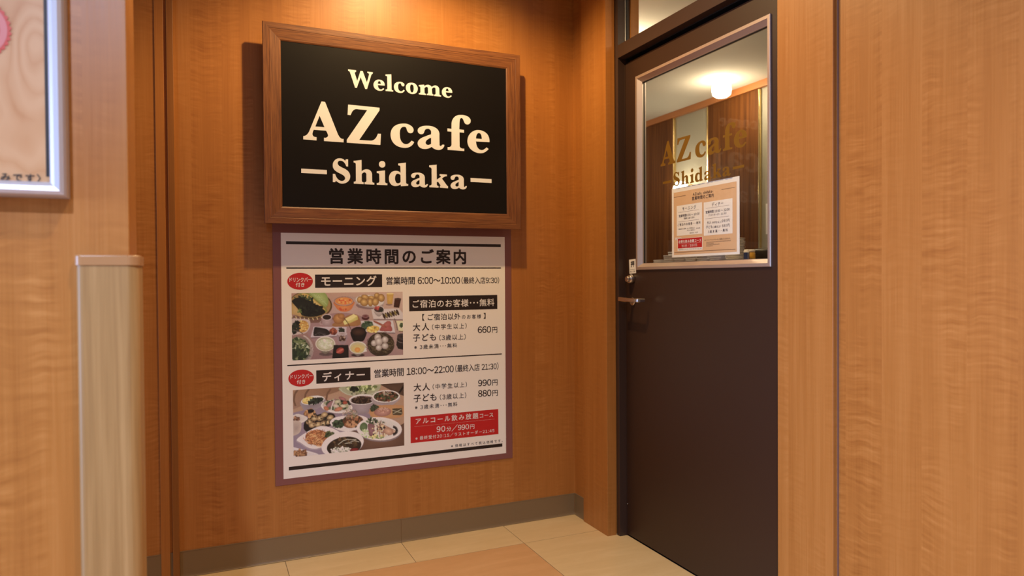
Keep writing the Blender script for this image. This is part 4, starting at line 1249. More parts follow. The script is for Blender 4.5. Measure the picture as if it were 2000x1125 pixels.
# wide salad plate with ham
A.E(690, 395, 215, 88, (130, 98, 92), (120, 90, 84), 4, 34)
A.E(690, 380, 218, 90, (200, 170, 154), None, 5, 36)
A.E(690, 372, 196, 74, (178, 144, 120), None, 5, 36)
A.S(700, 350, 170, 72, 120, 16, [(50, 54, 34), (34, 36, 24), (86, 88, 50), (150, 130, 88)], 1.7)
for cx, cy, rx, ry, ro, c in ((590, 350, 60, 24, -50, (156, 92, 84)), (640, 330, 70, 22, -60, (170, 108, 98)), (770, 270, 56, 22, 20, (168, 90, 78)), (700, 310, 46, 24, -10, (190, 160, 116)), (680, 370, 44, 24, 10, (206, 164, 130)), (780, 372, 40, 22, 12, (210, 178, 130)), (715, 415, 60, 28, -20, (196, 104, 66)), (545, 405, 40, 28, 30, (186, 96, 56)), (805, 325, 34, 24, 0, (166, 62, 38))):
    A.E(cx, cy, rx, ry, tuple(v * 0.8 for v in c), c, ro)
A.L([(610, 440), (620, 380), (655, 290)], 12, (196, 170, 164))
# meat board on the right
A.P([(1140, 470), (1200, 370), (1620, 370), (1620, 500), (1420, 545), (1200, 530)], (170, 104, 56), (182, 118, 66), 1)
A.S(1210, 400, 50, 42, 40, 12, [(34, 36, 22), (52, 56, 34)], 1.8)
A.E(1320, 455, 118, 62, (140, 80, 62), (184, 118, 92), -4, 28)
A.N(1330, 430, 95, 40, 46, 7, [(200, 140, 108), (150, 84, 60), (176, 120, 90)])
A.P([(1450, 410), (1580, 400), (1590, 480), (1560, 500), (1455, 495)], (66, 46, 26), (92, 66, 40))
A.L([(1450, 430), (1585, 470)], 6, (176, 150, 110))
A.L([(1460, 480), (1575, 415)], 6, (176, 150, 110))
# grilled rice pieces on a black plate
A.P([(230, 660), (290, 540), (520, 470), (660, 490), (640, 620), (400, 720), (280, 730)], (20, 14, 12), (28, 20, 18), 1)
A.S(320, 470, 70, 46, 60, 17, [(150, 88, 44), (110, 60, 32), (40, 26, 16), (180, 118, 64)], 1.5)
A.E(335, 438, 44, 26, (16, 12, 12))
for cx, cy in ((310, 590), (385, 540), (460, 540), (520, 490), (600, 530), (350, 635), (430, 625), (510, 610), (570, 590)):
    A.E(cx, cy, 48, 36, (124, 80, 44), (206, 156, 98), -18, 18, 0.06)
A.S(440, 570, 180, 70, 46, 8, [(52, 44, 26), (90, 56, 30)], 1.6)
# chopsticks dish and cup at left edge
A.P([(60, 520), (160, 480), (290, 540), (190, 610), (60, 600)], (196, 162, 136), (176, 140, 116), 1)
A.S(130, 545, 50, 30, 40, 10, [(120, 66, 40), (160, 100, 66), (84, 44, 28)], 1.7)
A.P([(60, 590), (190, 590), (195, 700), (150, 760), (60, 770)], (176, 136, 108), (150, 112, 92), 1)
# square plate with noodles
A.P([(140, 830), (470, 645), (750, 750), (700, 860), (470, 965), (320, 975), (190, 900)], (150, 116, 108), None, 1)
A.P([(150, 818), (470, 648), (745, 742), (690, 845), (460, 950), (320, 955), (200, 885)], (206, 174, 152), (190, 156, 136), 1)
A.E(440, 815, 186, 108, (130, 60, 26), (160, 80, 36), 8, 30)
A.N(435, 810, 205, 125, 190, 8, [(184, 98, 46), (206, 122, 62), (140, 66, 28), (222, 140, 78), (116, 54, 24)])
A.S(600, 775, 66, 45, 44, 12, [(60, 64, 30), (88, 80, 40), (40, 44, 22)], 1.9)
# oval plate, chicken with sprouts
A.P([(598, 590), (700, 520), (1000, 500), (1130, 560), (1090, 640), (900, 715), (740, 710), (640, 660)], (206, 176, 158), (190, 160, 144), 1)
A.S(730, 615, 92, 48, 120, 13, [(26, 30, 20), (44, 52, 30), (60, 70, 40)], 1.9)
A.E(900, 620, 110, 54, (112, 56, 28), (170, 94, 50), -8, 28)
A.E(930, 560, 130, 70, (104, 56, 30), (150, 88, 52), 10, 28)
A.S(910, 580, 130, 70, 100, 14, [(140, 74, 40), (88, 44, 24), (176, 110, 66), (64, 40, 22)], 1.6)
A.N(880, 480, 110, 75, 80, 5, [(196, 150, 118), (150, 100, 74), (110, 104, 58), (74, 74, 38)])
# big oval plate with sliced meat
A.E(1275, 705, 305, 160, (120, 90, 80), (110, 80, 70), 2, 40)
A.E(1272, 685, 308, 160, (210, 182, 162), None, 2, 44)
A.E(1272, 680, 280, 138, (196, 166, 142), (182, 150, 126), 2, 44)
A.E(1060, 660, 52, 62, (70, 78, 40), (90, 98, 54), 20)
A.S(1085, 750, 60, 52, 70, 9, [(186, 184, 120), (206, 200, 146), (150, 150, 86)], 1.8)
A.P([(1120, 620), (1200, 620), (1210, 800), (1150, 795), (1130, 740)], (112, 62, 58), (140, 84, 78), 1)
for k in range(8):
    A.L([(1205 + 16 * k, 640 - 4 * k), (1215 + 30 * k, 730), (1222 + 30 * k, 805 - 4 * k)], 13, (206, 160, 118) if k % 2 else (140, 84, 66))
for k in range(6):
    A.E(1310 + 32 * k, 640 + 16 * k, 48, 20, (150, 92, 66), (206, 150, 112), 40)
A.S(1300, 720, 150, 70, 60, 12, [(196, 150, 100), (150, 96, 66), (40, 28, 22), (220, 184, 130)], 1.7)
A.E(1400, 720, 70, 50, (150, 92, 66), (200, 140, 100), 20)
A.arc(1450, 710, 62, 55, -80, 80, 34, (26, 18, 18))
A.N(1270, 600, 110, 40, 34, 6, [(196, 150, 112), (150, 100, 74), (60, 60, 34)])
A.S(1185, 575, 76, 38, 46, 11, [(200, 190, 156), (60, 64, 36), (90, 92, 54), (40, 40, 26)], 1.6)
A.S(1240, 800, 120, 24, 40, 9, [(214, 190, 96), (196, 160, 90), (120, 120, 60)], 1.4)
# curry rice plate
A.E(770, 905, 298, 170, (150, 118, 106), None, -14, 44)
A.E(770, 898, 296, 168, (208, 178, 158), None, -14, 44)
A.E(792, 930, 240, 132, (34, 20, 12), (56, 34, 18), -10, 40)
A.S(800, 880, 190, 60, 50, 14, [(70, 44, 22), (44, 26, 14), (92, 60, 32)], 1.8)
for pts in (((710, 905), (780, 850), (840, 830)), ((840, 830), (900, 836), (960, 832)), ((800, 890), (860, 880), (900, 882)), ((880, 862), (940, 850), (1000, 866))):
    A.L(pts, 9, (176, 148, 116))
A.E(760, 990, 150, 42, (176, 146, 120), (204, 178, 148), -6)
A.S(755, 982, 140, 42, 130, 9, [(214, 190, 160), (190, 162, 130), (226, 204, 176), (110, 100, 70)], 1.5)
A.E(930, 975, 62, 24, (96, 18, 16), (130, 28, 24), -8)
# corner dish at bottom left
A.P([(60, 950), (200, 970), (440, 1040), (300, 1070), (60, 1100)], (196, 162, 140), (186, 150, 128), 1)
A.S(180, 1030, 100, 36, 60, 15, [(120, 66, 34), (160, 98, 54), (90, 48, 26)], 2.0)
A.done('dinner_photo')

# ------------------------------------------------------------------ door frame, transom window, door leaf
fr = empty('door_frame', (1.74, 2.18, 0), label='dark brown steel door frame with a transom bar', kind='structure')
box('jamb', 1.708, 1.7435, 2.6765, 2.7000, 0, ZC, M_JAMB, fr, 0.0010)
box('jamb', 1.7435, 1.80, 2.6740, 2.7000, 0, 2.151, M_JAMB, fr)
box('jamb', 1.7585, 1.772, 2.6765, 2.7000, 2.2095, ZC, M_JAMB, fr)
box('jamb', 1.708, 1.80, 1.6775, 1.6960, 0, ZC, M_JAMB, fr, 0.0010)
box('transom_bar', 1.708, 1.7720, 1.6960, 2.6765, 2.1510, 2.2095, M_JAMB, fr, 0.0012)
box('door_stop', 1.7885, 1.7990, 2.655, 2.674, 0.004, 2.151, M_JAMBD, fr)
box('door_stop', 1.7885, 1.7990, 1.696, 2.655, 2.118, 2.151, M_JAMBD, fr)
box('door_stop', 1.7460, 1.7885, 1.696, 2.672, 2.1475, 2.151, M_JAMBD, fr)
box('threshold', 1.7480, 1.80, 1.70, 2.674, -0.0004, 0.0015, M_JAMBD, fr)
win = empty('window_1', (1.75, 2.18, 2.2095), label='fixed glass transom window above the brown door', kind='structure')
box('glass_pane', 1.7475, 1.7515, 1.700, 2.6765, 2.2095, ZC, M_GLASS, win)
box('gasket', 1.7435, 1.7475, 2.672, 2.6785, 2.2095, ZC, M_CHROME, win)
box('gasket', 1.7515, 1.7585, 2.673, 2.6785, 2.2095, ZC, M_JAMBD, win)
box('gasket', 1.7435, 1.7475, 1.700, 2.672, 2.2095, 2.2135, M_JAMBD, win)
# veneered casing on the café side
box('trim_6', 1.773, 1.815, 2.668, 2.715, 2.12, ZC, M_VENT, label='veneer casing strip seen through the transom glass', **S)

door = empty('door_1', (1.765, 2.6715, 0.008), label='dark brown steel door with a tall glazed window and lever handle', kind='structure')
X0, X1 = 1.745, 1.785
Y0d, Y1d, Z0d, Z1d = 1.7000, 2.6715, 0.0085, 2.1290
WY0, WY1, WZ0, WZ1 = 1.7900, 2.5850, 1.2030, 2.0475
bm = bmesh.new()
g = 0.012
for a0, a1, b0, b1 in ((Y0d, WY0 + g, Z0d, Z1d), (WY1 - g, Y1d, Z0d, Z1d), (WY0 + g, WY1 - g, Z0d, WZ0 + g), (WY0 + g, WY1 - g, WZ1 - g, Z1d)):
    bm_box(bm, X0, X1, a0, a1, b0, b1)
bmesh.ops.remove_doubles(bm, verts=bm.verts, dist=1e-6)
bmesh.ops.recalc_face_normals(bm, faces=bm.faces)
put('leaf', mesh_from(bm, 'leaf', M_DOOR), door)
def dr(u, v, h):
    return (X0 - h, u, v)
wf = empty('window_frame', (X0, 2.18, 1.6), door)
dprof = [(0.0, 0.0), (0.0, 0.0060), (0.0015, 0.0072), (0.0120, 0.0072), (0.0132, 0.0055), (0.0275, -0.0105), (0.0280, -0.0100), (0.0280, -0.0300)]
for side in range(4):
    frame_side('frame_rail', side, dr, WY0, WY1, WZ0, WZ1, dprof, M_ALU, wf)
bm = bmesh.new()
bm_frame(bm, dr, WY0 + 0.0278, WY1 - 0.0278, WZ0 + 0.0278, WZ1 - 0.0278, [(0, -0.0165), (0.0018, -0.0175), (0.0018, -0.0225)])
put('gasket', mesh_from(bm, 'gasket', M_JAMBD), wf)
glass = box('glass_pane', X0 + 0.020, X0 + 0.024, WY0 + 0.028, WY1 - 0.028, WZ0 + 0.028, WZ1 - 0.028, M_GLASS, door)
def glass_to(r, x, z, h):
    if r == 1:
        return (X0 + 0.0198 - h, 2.4373 - (x - .3790) * .6227, 1.6347 + (z - 1.7405) * .610)
    return (X0 + 0.0198 - h, 2.4225 - (x - .3697) * .574, 1.5406 + (z - 1.5708) * .555)
letters(glass, (1, 2), glass_to, 0.0003, M_GOLDV)

# lever handle
hd = empty('lever_handle', (X0, 2.617, 1.063), door)
bm = bmesh.new()
bm_cyl(bm, (X0, 2.617, 1.063), (X0 - 0.008, 2.617, 1.063), 0.0185, None, 40, bev=0.0025)
put('rosette', mesh_from(bm, 'rosette', M_CHROME), hd)
bm = bmesh.new()
bm_cyl(bm, (X0 - 0.007, 2.617, 1.066), (X0 - 0.058, 2.617, 1.0725), 0.0095, 0.0085, 24)
put('neck', mesh_from(bm, 'neck', M_CHROME), hd)
bm = bmesh.new()
n = 14
prev = None
path = []
for k in range(n + 1):
    t = k / n
    y = 2.638 - 0.128 * t
    path.append((X0 - 0.060, y, 1.0745 - 0.003 * t, 0.0060, 0.0090 - 0.0012 * t))
for k in range(1, 6):
    a = math.radians(18 * k)
    path.append((X0 - 0.060 + 0.014 * (1 - math.cos(a)), 2.510 - 0.014 * math.sin(a), 1.0715, 0.0060, 0.0076))
path.append((X0 - 0.026, 2.496, 1.0715, 0.0058, 0.0072))
for k, (x, y, z, hw, hh) in enumerate(path):
    if k == 0:
        d = Vector((0, -1))
    else:
        d = Vector((x - path[k - 1][0], y - path[k - 1][1])).normalized()
    nx = Vector((-d.y, d.x))
    ring = [bm.verts.new((x + nx.x * a * hw, y + nx.y * a * hw, z + b * hh)) for a, b in ((-1, -.75), (-.7, -1), (.7, -1), (1, -.75), (1, .75), (.7, 1), (-.7, 1), (-1, .75))]
    if prev:
        for i in range(8):
            bm.faces.new((prev[i], prev[(i + 1) % 8], ring[(i + 1) % 8], ring[i]))
    else:
        bm.faces.new(ring)
    prev = ring
bm.faces.new(prev[::-1])
bmesh.ops.recalc_face_normals(bm, faces=bm.faces)
put('lever', mesh_from(bm, 'lever', M_CHROME), hd)
# lock cylinder with its turn knob
lk = empty('door_lock', (X0, 2.622, 1.163), door)
bm = bmesh.new()
bm_cyl(bm, (X0, 2.622, 1.163), (X0 - 0.021, 2.622, 1.163), 0.0215, 0.0185, 40, bev=0.0015)
put('collar', mesh_from(bm, 'collar', M_CHROME), lk)
bm = bmesh.new()
bm_cyl(bm, (X0 - 0.020, 2.622, 1.163), (X0 - 0.032, 2.622, 1.163), 0.0135, 0.0125, 32, bev=0.001)
bm_box(bm, X0 - 0.0332, X0 - 0.0318, 2.6212, 2.6228, 1.157, 1.169)
put('key_cylinder', mesh_from(bm, 'key_cylinder', M_CHROME), lk)
# strike plate screw on the jamb edge
bm = bmesh.new()
bm_cyl(bm, (X0 + 0.0005, 2.6695, 0.145), (X0 - 0.0025, 2.6695, 0.145), 0.0028, None, 12)
put('stop_pin', mesh_from(bm, 'stop_pin', M_CHROME), door)
# push label
R_ = math.radians(-3.0)
def lb(a, z, h=0.0):
    ya, za = a - 2.621, z - 1.2190
    return (X0 - 0.0008 - h, 2.621 + ya * math.cos(R_) - za * math.sin(R_), 1.2190 + ya * math.sin(R_) + za * math.cos(R_))
bm = bmesh.new()
q = [(2.6465, 1.1875), (2.5955, 1.1875), (2.5955, 1.2505), (2.6465, 1.2505)]
fr_ = [bm.verts.new(lb(*p)) for p in q]
bk_ = [bm.verts.new((X0, *lb(*p)[1:])) for p in q]
bm.faces.new(fr_)
for i in range(4):
    bm.faces.new((fr_[i], bk_[i], bk_[(i + 1) % 4], fr_[(i + 1) % 4]))
pl_ = put('push_label', mesh_from(bm, 'push_label', M_PWHITE), door, label='small white label reading 押 PUSH')
for s_, a0, a1, z0, z1, b_ in (('押', 2.6335, 2.6065, 1.2165, 1.2425, 3), ('PUSH', 2.6395, 2.6035, 1.1925, 1.1990, 2)):
    bm = bmesh.new()
    lay_text(bm, s_, a0, a1, z0, z1, b_, lambda a, z: lb(a, z, 0.0003))
    put('text_line', mesh_from(bm, 'text_line', M_INK), pl_)
bm = bmesh.new()
bm.faces.new([bm.verts.new(lb(a, z, 0.0003)) for a, z in ((2.641, 1.2045), (2.601, 1.2045), (2.601, 1.2055), (2.641, 1.2055))])
put('rule', mesh_from(bm, 'rule', M_INK), pl_)

# ------------------------------------------------------------------ laminated notice behind the glass
XN = X0 + 0.0275
M_PAPER = mat('laminated_paper', (0.90, 0.86, 0.78), 0.22)
M_TANP2 = mat('tan_print_gloss', (0.74, 0.48, 0.27), 0.3)
nt = empty('notice', (XN, 2.173, 1.2515), label='laminated tan opening-hours notice stuck inside the door glass', category='notice')
box('paper', XN, XN + 0.0012, 1.9750, 2.3720, 1.2515, 1.5335, M_PAPER, nt)
def nf(name, rects, h, m):
    bm = bmesh.new()
    for y0, y1, z0, z1 in rects:
        bm.faces.new([bm.verts.new((XN - h, a, z)) for a, z in ((y0, z0), (y1, z0), (y1, z1), (y0, z1))])
    return put(name, mesh_from(bm, name, m), nt)
nf('tan_field', [(1.9892, 2.3595, 1.2605, 1.5160)], 0.0002, M_TANP2)
M_RULE = mat('rule_brown', (0.17, 0.085, 0.04), 0.5)
nf('rule', [(2.2810, 2.3585, 1.4963, 1.4980)], 0.0004, M_RULE)
nf('rule', [(1.9989, 2.0694, 1.4945, 1.4962)], 0.0004, M_RULE)
nf('rule', [(1.9964, 2.3562, 1.2696, 1.2716)], 0.0004, M_RULE)
nf('white_box', [(2.1812, 2.3395, 1.3380, 1.4600)], 0.0004, M_PAPER)
nf('white_box', [(2.0110, 2.1712, 1.3290, 1.4573)], 0.0004, M_PAPER)
nf('white_box', [(2.1790, 2.3345, 1.2755, 1.3264)], 0.0004, M_PAPER)
nf('white_box', [(2.3100, 2.3520, 1.3215, 1.3310)], 0.0005, M_PAPER)
nf('red_box', [(2.1815, 2.3325, 1.2865, 1.3252)], 0.0006, M_RED)
nf('rule', [(2.2000, 2.3282, 1.4325, 1.4333), (2.1990, 2.3284, 1.3940, 1.3948), (2.0277, 2.1583, 1.4331, 1.4338), (2.0291, 2.1612, 1.3930, 1.3938)], 0.0007, M_RULE)
nf('white_line', [(2.187, 2.327, 1.3047, 1.3052)], 0.0008, M_PWHITE)
NT_ = [
('AZcafe -shidaka-', 2236.0, 2117.0, 1490.6, 1501.8, 'K', 0),
('営業時間のご案内', 2240.9, 2112.7, 1472.8, 1487.2, 'K', 0),
('モーニング', 2302.0, 2217.3, 1438.6, 1452.8, 'K', 0),
('ディナー', 2123.8, 2059.8, 1437.5, 1452.1, 'K', 0),
('営業時間6:00 〜 10:00', 2324.7, 2196.4, 1412.3, 1423.1, 'K', 0),
('(最終入店 9:30)', 2293.3, 2226.9, 1401.8, 1409.8, 'K', 0),
('ご宿泊のお客様・・・無料', 2332.5, 2190.5, 1377.0, 1387.8, 'K', 0),
('ご宿泊以外のお客様', 2330.1, 2278.7, 1362.2, 1367.4, 'K', 0),
('大人 (中学生以上)', 2273.8, 2224.8, 1361.5, 1367.1, 'K', 0),
('660円', 2216.3, 2193.4, 1358.1, 1363.5, 'K', 0),
('子ども (3歳以上)', 2273.9, 2223.8, 1353.5, 1359.2, 'K', 0),
('3歳未満･･･無料', 2258.3, 2207.0, 1342.7, 1347.9, 'K', 0),
('営業時間 18:00 〜 22:00', 2158.8, 2025.7, 1413.0, 1424.0, 'K', 0),
('(ラストオーダー 21:30)', 2142.6, 2043.2, 1401.3, 1409.6, 'K', 0),
('大人', 2152.2, 2127.6, 1372.2, 1384.0, 'K', 0),
('(中学生以上)', 2124.1, 2069.8, 1371.8, 1380.4, 'K', 0),
('990円', 2066.9, 2026.7, 1373.0, 1383.9, 'K', 0),
('子ども', 2157.7, 2121.0, 1355.5, 1366.7, 'K', 0),
('(3歳以上)', 2117.5, 2075.0, 1354.8, 1363.8, 'K', 0),
('880円', 2066.9, 2026.7, 1354.4, 1365.4, 'K', 0),
('3歳未満・・・無料', 2146.5, 2036.3, 1337.3, 1348.5, 'K', 0),
('お得な飲み放題コース', 2326.3, 2186.7, 1307.4, 1319.4, 'W', 2),
('90分/990円', 2306.3, 2211.9, 1289.8, 1301.6, 'W', 0),
('※最終受付 20:15／ラストオーダー21:45', 2330.5, 2184.0, 1278.6, 1283.7, 'K', 0),
('ドリンクバー付き', 2350.5, 2312.0, 1323.6, 1329.0, 'R', 1),
('ソフトドリンクバーもご利用いただけます。', 2156.2, 2021.9, 1308.5, 1314.3, 'K', 0),
]
MI_ = {'K': M_INKT, 'W': M_PWHITE, 'R': M_RED}
for s, a0, a1, z0, z1, c, b in NT_:
    bm = bmesh.new()
    lay_text(bm, s, a0 / 1000, a1 / 1000, z0 / 1000, z1 / 1000, b + 0.3, lambda a, z: (XN - 0.0009, a, z))
    put('text_line', mesh_from(bm, 'text_line', MI_[c]), nt)
bm = bmesh.new()
bm.faces.new([bm.verts.new((XN - 0.0009, 2.1635 + .0022 * math.cos(i * .785), 1.3112 + .0022 * math.sin(i * .785))) for i in range(8)])
put('bullet_mark', mesh_from(bm, 'bullet_mark', M_INKT), nt)
# print too small to be read: broken strokes
rt = random.Random(8)
bm = bmesh.new()
for z, y1 in ((1.3030, 2.022), (1.2980, 2.116), (1.2930, 2.083), (1.2880, 2.120)):
    y = 2.156
    while y > y1:
        w = rt.uniform(0.0016, 0.0034)
        for dz in (-0.0011, 0.0006):
            bm.faces.new([bm.verts.new((XN - 0.0009, a, zz)) for a, zz in ((y, z + dz), (y - w, z + dz), (y - w, z + dz + 0.0007), (y, z + dz + 0.0007))])
        y -= w + 0.0009
put('small_print', mesh_from(bm, 'small_print', M_INKT), nt, kind='stuff')

# ------------------------------------------------------------------ the café behind the glass
XI = 3.5
ZI = 2.50
box('wall_inner', XI, XI + 0.1, 1.2, 7.2, 0, 2.9, M_GREY, label='grey-green inner café wall seen through the door glass', **S)
box('wall_inner_back', 1.8, XI, 7.0, 7.1, 0, 2.9, M_GREY, label='far end wall of the café beyond the glass', **S)
box('ceiling_inner', 1.80, XI + 0.1, 1.2, 7.2, ZI, ZI + 0.3, M_CEIL, label='off-white café ceiling seen through the glass', **S)
box('wall_inner_side', 1.80, XI, 1.2, 1.3, 0, 2.9, M_GREY, label='near end wall of the café, hidden by the door pilaster', **S)
# above the transom the hall side wall carries on
M_CORN = mat('orange_cornice', (0.42, 0.155, 0.045), 0.4)
box('trim_7', XI - 0.035, XI, 1.3, 7.0, ZI - 0.047, ZI, M_CORN, bevel=0.002, label='orange-brown wooden cornice along the café ceiling', **S)
M_WAL = M_WALNUT
for n_, (a0, a1) in enumerate(((2.9, 3.690), (4.245, 4.655 + 0.0), (4.68, 6.9))):
    pass
def panel(y0, y1, what):
    p = empty('wall_panel', (XI, (y0 + y1) / 2, 0.9), label=what, category='wall panel')
    box('board', XI - 0.018, XI, y0 + 0.0078, y1 - 0.0078, 0.9, ZI - 0.047, M_WAL, p, 0.002)
    for y in (y0, y1):
        box('brass_strip', XI - 0.0195, XI, y - 0.0075, y + 0.0075, 0.9, ZI - 0.047, M_GOLD, p, 0.003)
    return p
panel(3.690, 4.222, 'dark walnut wall panel behind the letters cafe on the glass')
panel(4.637, 6.6, 'dark walnut wall panel at the left edge of the door glass')

def globe(loc, what, e, r=0.062):
    g_ = empty('ceiling_lamp', (loc[0], loc[1], ZI), label=what, category='lamp')
    bm = bmesh.new()
    bm_lathe(bm, (loc[0], loc[1], ZI), [(0, 0), (r * 0.6, 0), (r * 0.6, -0.006), (0, -0.006)], 28)
    put('mount', mesh_from(bm, 'mount', M_CHROME), g_)
    bm = bmesh.new()
    bm_lathe(bm, (loc[0], loc[1], ZI - 0.0065), [(0, 0), (r * 0.75, 0), (r, -0.02), (r * 1.04, -0.06), (r * 0.96, -0.088), (r * 0.6, -0.104), (0, -0.108)], 28)
    put('glass_shade', mesh_from(bm, 'glass_shade', M_GLOW), g_)
    light('lamp_bulb', 'POINT', (loc[0], loc[1], ZI - 0.16), e, (1.0, 0.78, 0.50), shadow_soft_size=0.06)
    light('lamp_wash', 'POINT', (loc[0] - 0.07, loc[1] - 0.05, ZI - 0.05), e * 0.36, (1.0, 0.82, 0.56), shadow_soft_size=0.03)
globe((3.235, 3.775), 'glowing round ceiling lamp seen through the door glass', 4.5)
globe((2.15, 3.33), 'glowing ceiling lamp hidden behind the transom bar', 9)
light('cafe_fill_far', 'POINT', (2.4, 5.6, 2.25), 17, (1.0, 0.74, 0.50), shadow_soft_size=0.08)  # unseen fill added for the general glow inside the café
light('cafe_fill_near', 'POINT', (2.3, 1.9, 2.3), 6, (1.0, 0.80, 0.54), shadow_soft_size=0.08)  # second added fill for the café, without a fixture
# wall lamp behind the notice
wl = empty('wall_lamp', (XI, 4.44, 1.85), label='small glowing wall lamp behind the top left corner of the notice', category='lamp')
bm = bmesh.new()
bm_cyl(bm, (XI, 4.44, 1.85), (XI - 0.012, 4.44, 1.85), 0.045, None, 28, bev=0.002)
bm_cyl(bm, (XI - 0.012, 4.44, 1.85), (XI - 0.07, 4.44, 1.85), 0.008, None, 12)
put('bracket', mesh_from(bm, 'bracket', M_GOLD), wl)
bm = bmesh.new()
bm_lathe(bm, (XI - 0.10, 4.44, 1.79), [(0, 0), (0.035, 0.004), (0.055, 0.03), (0.060, 0.06), (0.050, 0.10), (0.03, 0.12), (0, 0.124)], 28)
put('glass_shade', mesh_from(bm, 'glass_shade', M_GLOW), wl)
light('wall_lamp_bulb', 'POINT', (XI - 0.19, 4.46, 1.88), 3.0, (1.0, 0.86, 0.62), shadow_soft_size=0.05)

# serving counter and what stands on it
ct = empty('serving_counter', (2.5, 3.0, 0), label='brown serving counter just behind the door glass', category='counter')
box('worktop', 2.20, 2.80, 1.5, 3.7, 1.215, 1.2450, M_COUNTER, ct, 0.003)
box('cabinet', 2.24, 2.78, 1.53, 3.67, 0.0, 1.215, M_WALNUT, ct)
ZT = 1.2450

def dish_mesh(kind):
    bm = bmesh.new()
    if kind == 'plate':
        bm_lathe(bm, (0, 0, 0), [(0, 0.0005), (0.030, 0.0005), (0.032, 0.0), (0.036, 0.0), (0.040, 0.002), (0.0585, 0.0085), (0.060, 0.0095), (0.0585, 0.0105), (0.038, 0.0045), (0, 0.0035)], 28)
    else:
        # shallow square dish with rounded rim
        def ring(r, z):
            out = []
            for i in range(24):
                a = 2 * math.pi * i / 24
                c, s = math.cos(a), math.sin(a)
                e = 0.35
                out.append(bm.verts.new((r * math.copysign(abs(c) ** e, c), r * math.copysign(abs(s) ** e, s), z)))
            return out
        rs = [ring(0.041, 0.0), ring(0.0440, 0.0015), ring(0.0455, 0.0100), ring(0.0445, 0.0108), ring(0.040, 0.0045)]
        bm.faces.new(rs[0][::-1])
        for a, b in zip(rs, rs[1:]):
            for i in range(24):
                bm.faces.new((a[i], a[(i + 1) % 24], b[(i + 1) % 24], b[i]))
        bm.faces.new(rs[-1])
    bmesh.ops.recalc_face_normals(bm, faces=bm.faces)
    return mesh_from(bm, kind, M_PORC, True)
ME_P, ME_D = dish_mesh('plate'), dish_mesh('dish')
rngd = random.Random(3)
ORD = ['bottom', 'second', 'third', 'fourth', 'fifth', 'sixth', 'seventh', 'eighth', 'ninth', 'tenth', 'eleventh', 'twelfth', 'thirteenth', 'fourteenth', 'fifteenth']
def stack(x, y, n, kind, pitch, what, group, z0=None, sc=1.0):
    for i in range(n):
        o = bpy.data.objects.new('plate' if kind == 'p' else 'square_dish', ME_P if kind == 'p' else ME_D)
        COL.objects.link(o)
        o.location = (x + rngd.uniform(-.001, .001), y + rngd.uniform(-.0012, .0012), (ZT if z0 is None else z0) + i * pitch + 0.0002)
        o.rotation_euler = (0, 0, 0.0 if kind != 'p' else rngd.uniform(0, 6))
        o.scale = (sc, sc, sc)
        WLOC[o.name] = o.location.copy()
        w = 'bottom' if i == 0 else ('topmost' if i == n - 1 else ORD[i] + ' from the bottom')
        o['label'] = what % w
        o['category'] = 'plate' if kind == 'p' else 'dish'
        o['group'] = group
spots = [(2.37, 3.250, 2), (2.37, 3.155, 4), (2.37, 3.060, 4), (2.37, 2.965, 3), (2.37, 2.870, 3), (2.37, 2.770, 3)]
stack(2.35, 2.648, 15, 'p', 0.0073, 'round white plate, %s of the tall stack beside the notice', 'stacked round plates', None, 0.78)
names = ['leftmost stack of dishes', 'second stack, by the notice corner', 'third stack, under the notice', 'fourth stack, under the notice', 'fifth stack, under the notice', 'sixth stack, beside the plates']
for (x, y, n), w in zip(spots, names):
    stack(x, y, n, 'd', 0.0112, 'square white dish, %s in the ' + w, 'square dishes on the counter')
stack(2.37, 3.150, 2, 'd', 0.0112, 'tiny square white dish, %s on top of the second stack', 'tiny square dishes on the counter', ZT + 4 * 0.0112 + 0.0006, 0.62)
# blue and white can
cn = empty('drink_can', (2.28, 2.495, ZT), label='small blue and white can right of the stacked plates', category='can')
bm = bmesh.new()
bm_lathe(bm, (2.28, 2.495, ZT), [(0, 0), (0.011, 0), (0.0125, 0.003), (0.0125, 0.043), (0.0105, 0.047), (0.0105, 0.048), (0, 0.046)], 24)
put('body', mesh_from(bm, 'body', M_PORC), cn)
bm = bmesh.new()
for a0, a1 in ((1.9, 4.45), (4.65, 6.3)):
    for i in range(8):
        t0, t1 = a0 + (a1 - a0) * i / 8, a0 + (a1 - a0) * (i + 1) / 8
        bm.faces.new([bm.verts.new((2.28 + .0128 * math.cos(t), 2.495 + .0128 * math.sin(t), ZT + z)) for t, z in ((t0, .004), (t1, .004), (t1, .036), (t0, .036))])
put('blue_label', mesh_from(bm, 'blue_label', mat('blue_print', (0.02, 0.035, 0.12), 0.4)), cn)
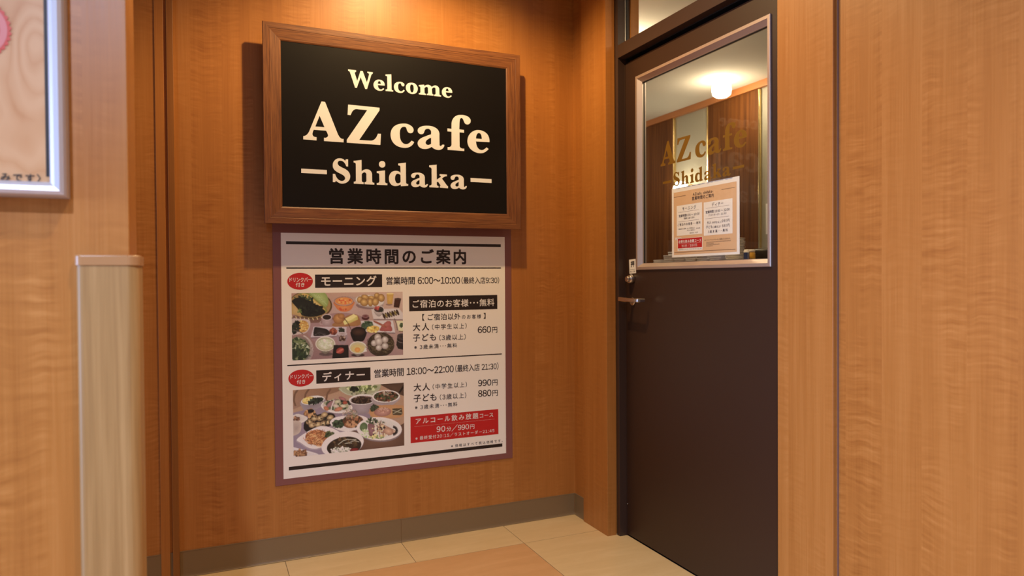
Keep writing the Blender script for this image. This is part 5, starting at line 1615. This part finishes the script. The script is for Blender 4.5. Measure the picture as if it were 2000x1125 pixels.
# jar with a white lid
jr = empty('jar', (2.33, 2.530, ZT), label='squat jar with yellow content and white lid beside the can', category='jar')
bm = bmesh.new()
bm_lathe(bm, (2.33, 2.530, ZT), [(0, 0), (0.024, 0), (0.026, 0.004), (0.026, 0.034), (0.022, 0.039), (0, 0.039)], 24)
put('body', mesh_from(bm, 'body', mat('yellow_content', (0.55, 0.29, 0.03), 0.3)), jr)
bm = bmesh.new()
bm_lathe(bm, (2.33, 2.530, ZT + 0.0392), [(0, 0), (0.025, 0), (0.025, 0.010), (0.023, 0.012), (0, 0.012)], 24)
put('lid', mesh_from(bm, 'lid', M_PORC), jr)
# black tray / pan
bp = empty('serving_pan', (2.56, 2.639, ZT), label='glossy black serving pan at the right edge of the door glass', category='pan')
bm = bmesh.new()
bm_lathe(bm, (2.56, 2.639, ZT), [(0, 0), (0.105, 0), (0.118, 0.008), (0.128, 0.040), (0.137, 0.047), (0.137, 0.051), (0.126, 0.050), (0.112, 0.012), (0, 0.010)], 40)
put('body', mesh_from(bm, 'body', M_BLACKP), bp)
bm = bmesh.new()
bm_lathe(bm, (2.56, 2.639, ZT + 0.0510), [(0, 0.016), (0.05, 0.014), (0.11, 0.006), (0.130, 0.0), (0.128, -0.0005), (0, 0.0)], 40)
put('lid', mesh_from(bm, 'lid', M_BLACKP), bp)
# white paper on the grey wall panel
pn = empty('paper_notice', (XI, 3.56, 1.46), label='narrow white paper notice on the grey wall at the right edge of the glass', category='notice')
box('sheet', XI - 0.0025, XI, 3.535, 3.643, 1.457, 1.664, M_PWHITE, pn)
bm = bmesh.new()
for y0, y1, z0, z1 in ((3.588, 3.613, 1.604, 1.612), (3.593, 3.615, 1.616, 1.624), (3.590, 3.611, 1.566, 1.573), (3.588, 3.615, 1.577, 1.585), (3.593, 3.612, 1.528, 1.536), (3.590, 3.615, 1.540, 1.546), (3.601, 3.618, 1.470, 1.482)):
    bm.faces.new([bm.verts.new((XI - 0.0032, a, z)) for a, z in ((y0, z0), (y1, z0), (y1, z1), (y0, z1))])
put('small_print', mesh_from(bm, 'small_print', M_INKT), pn, kind='stuff')
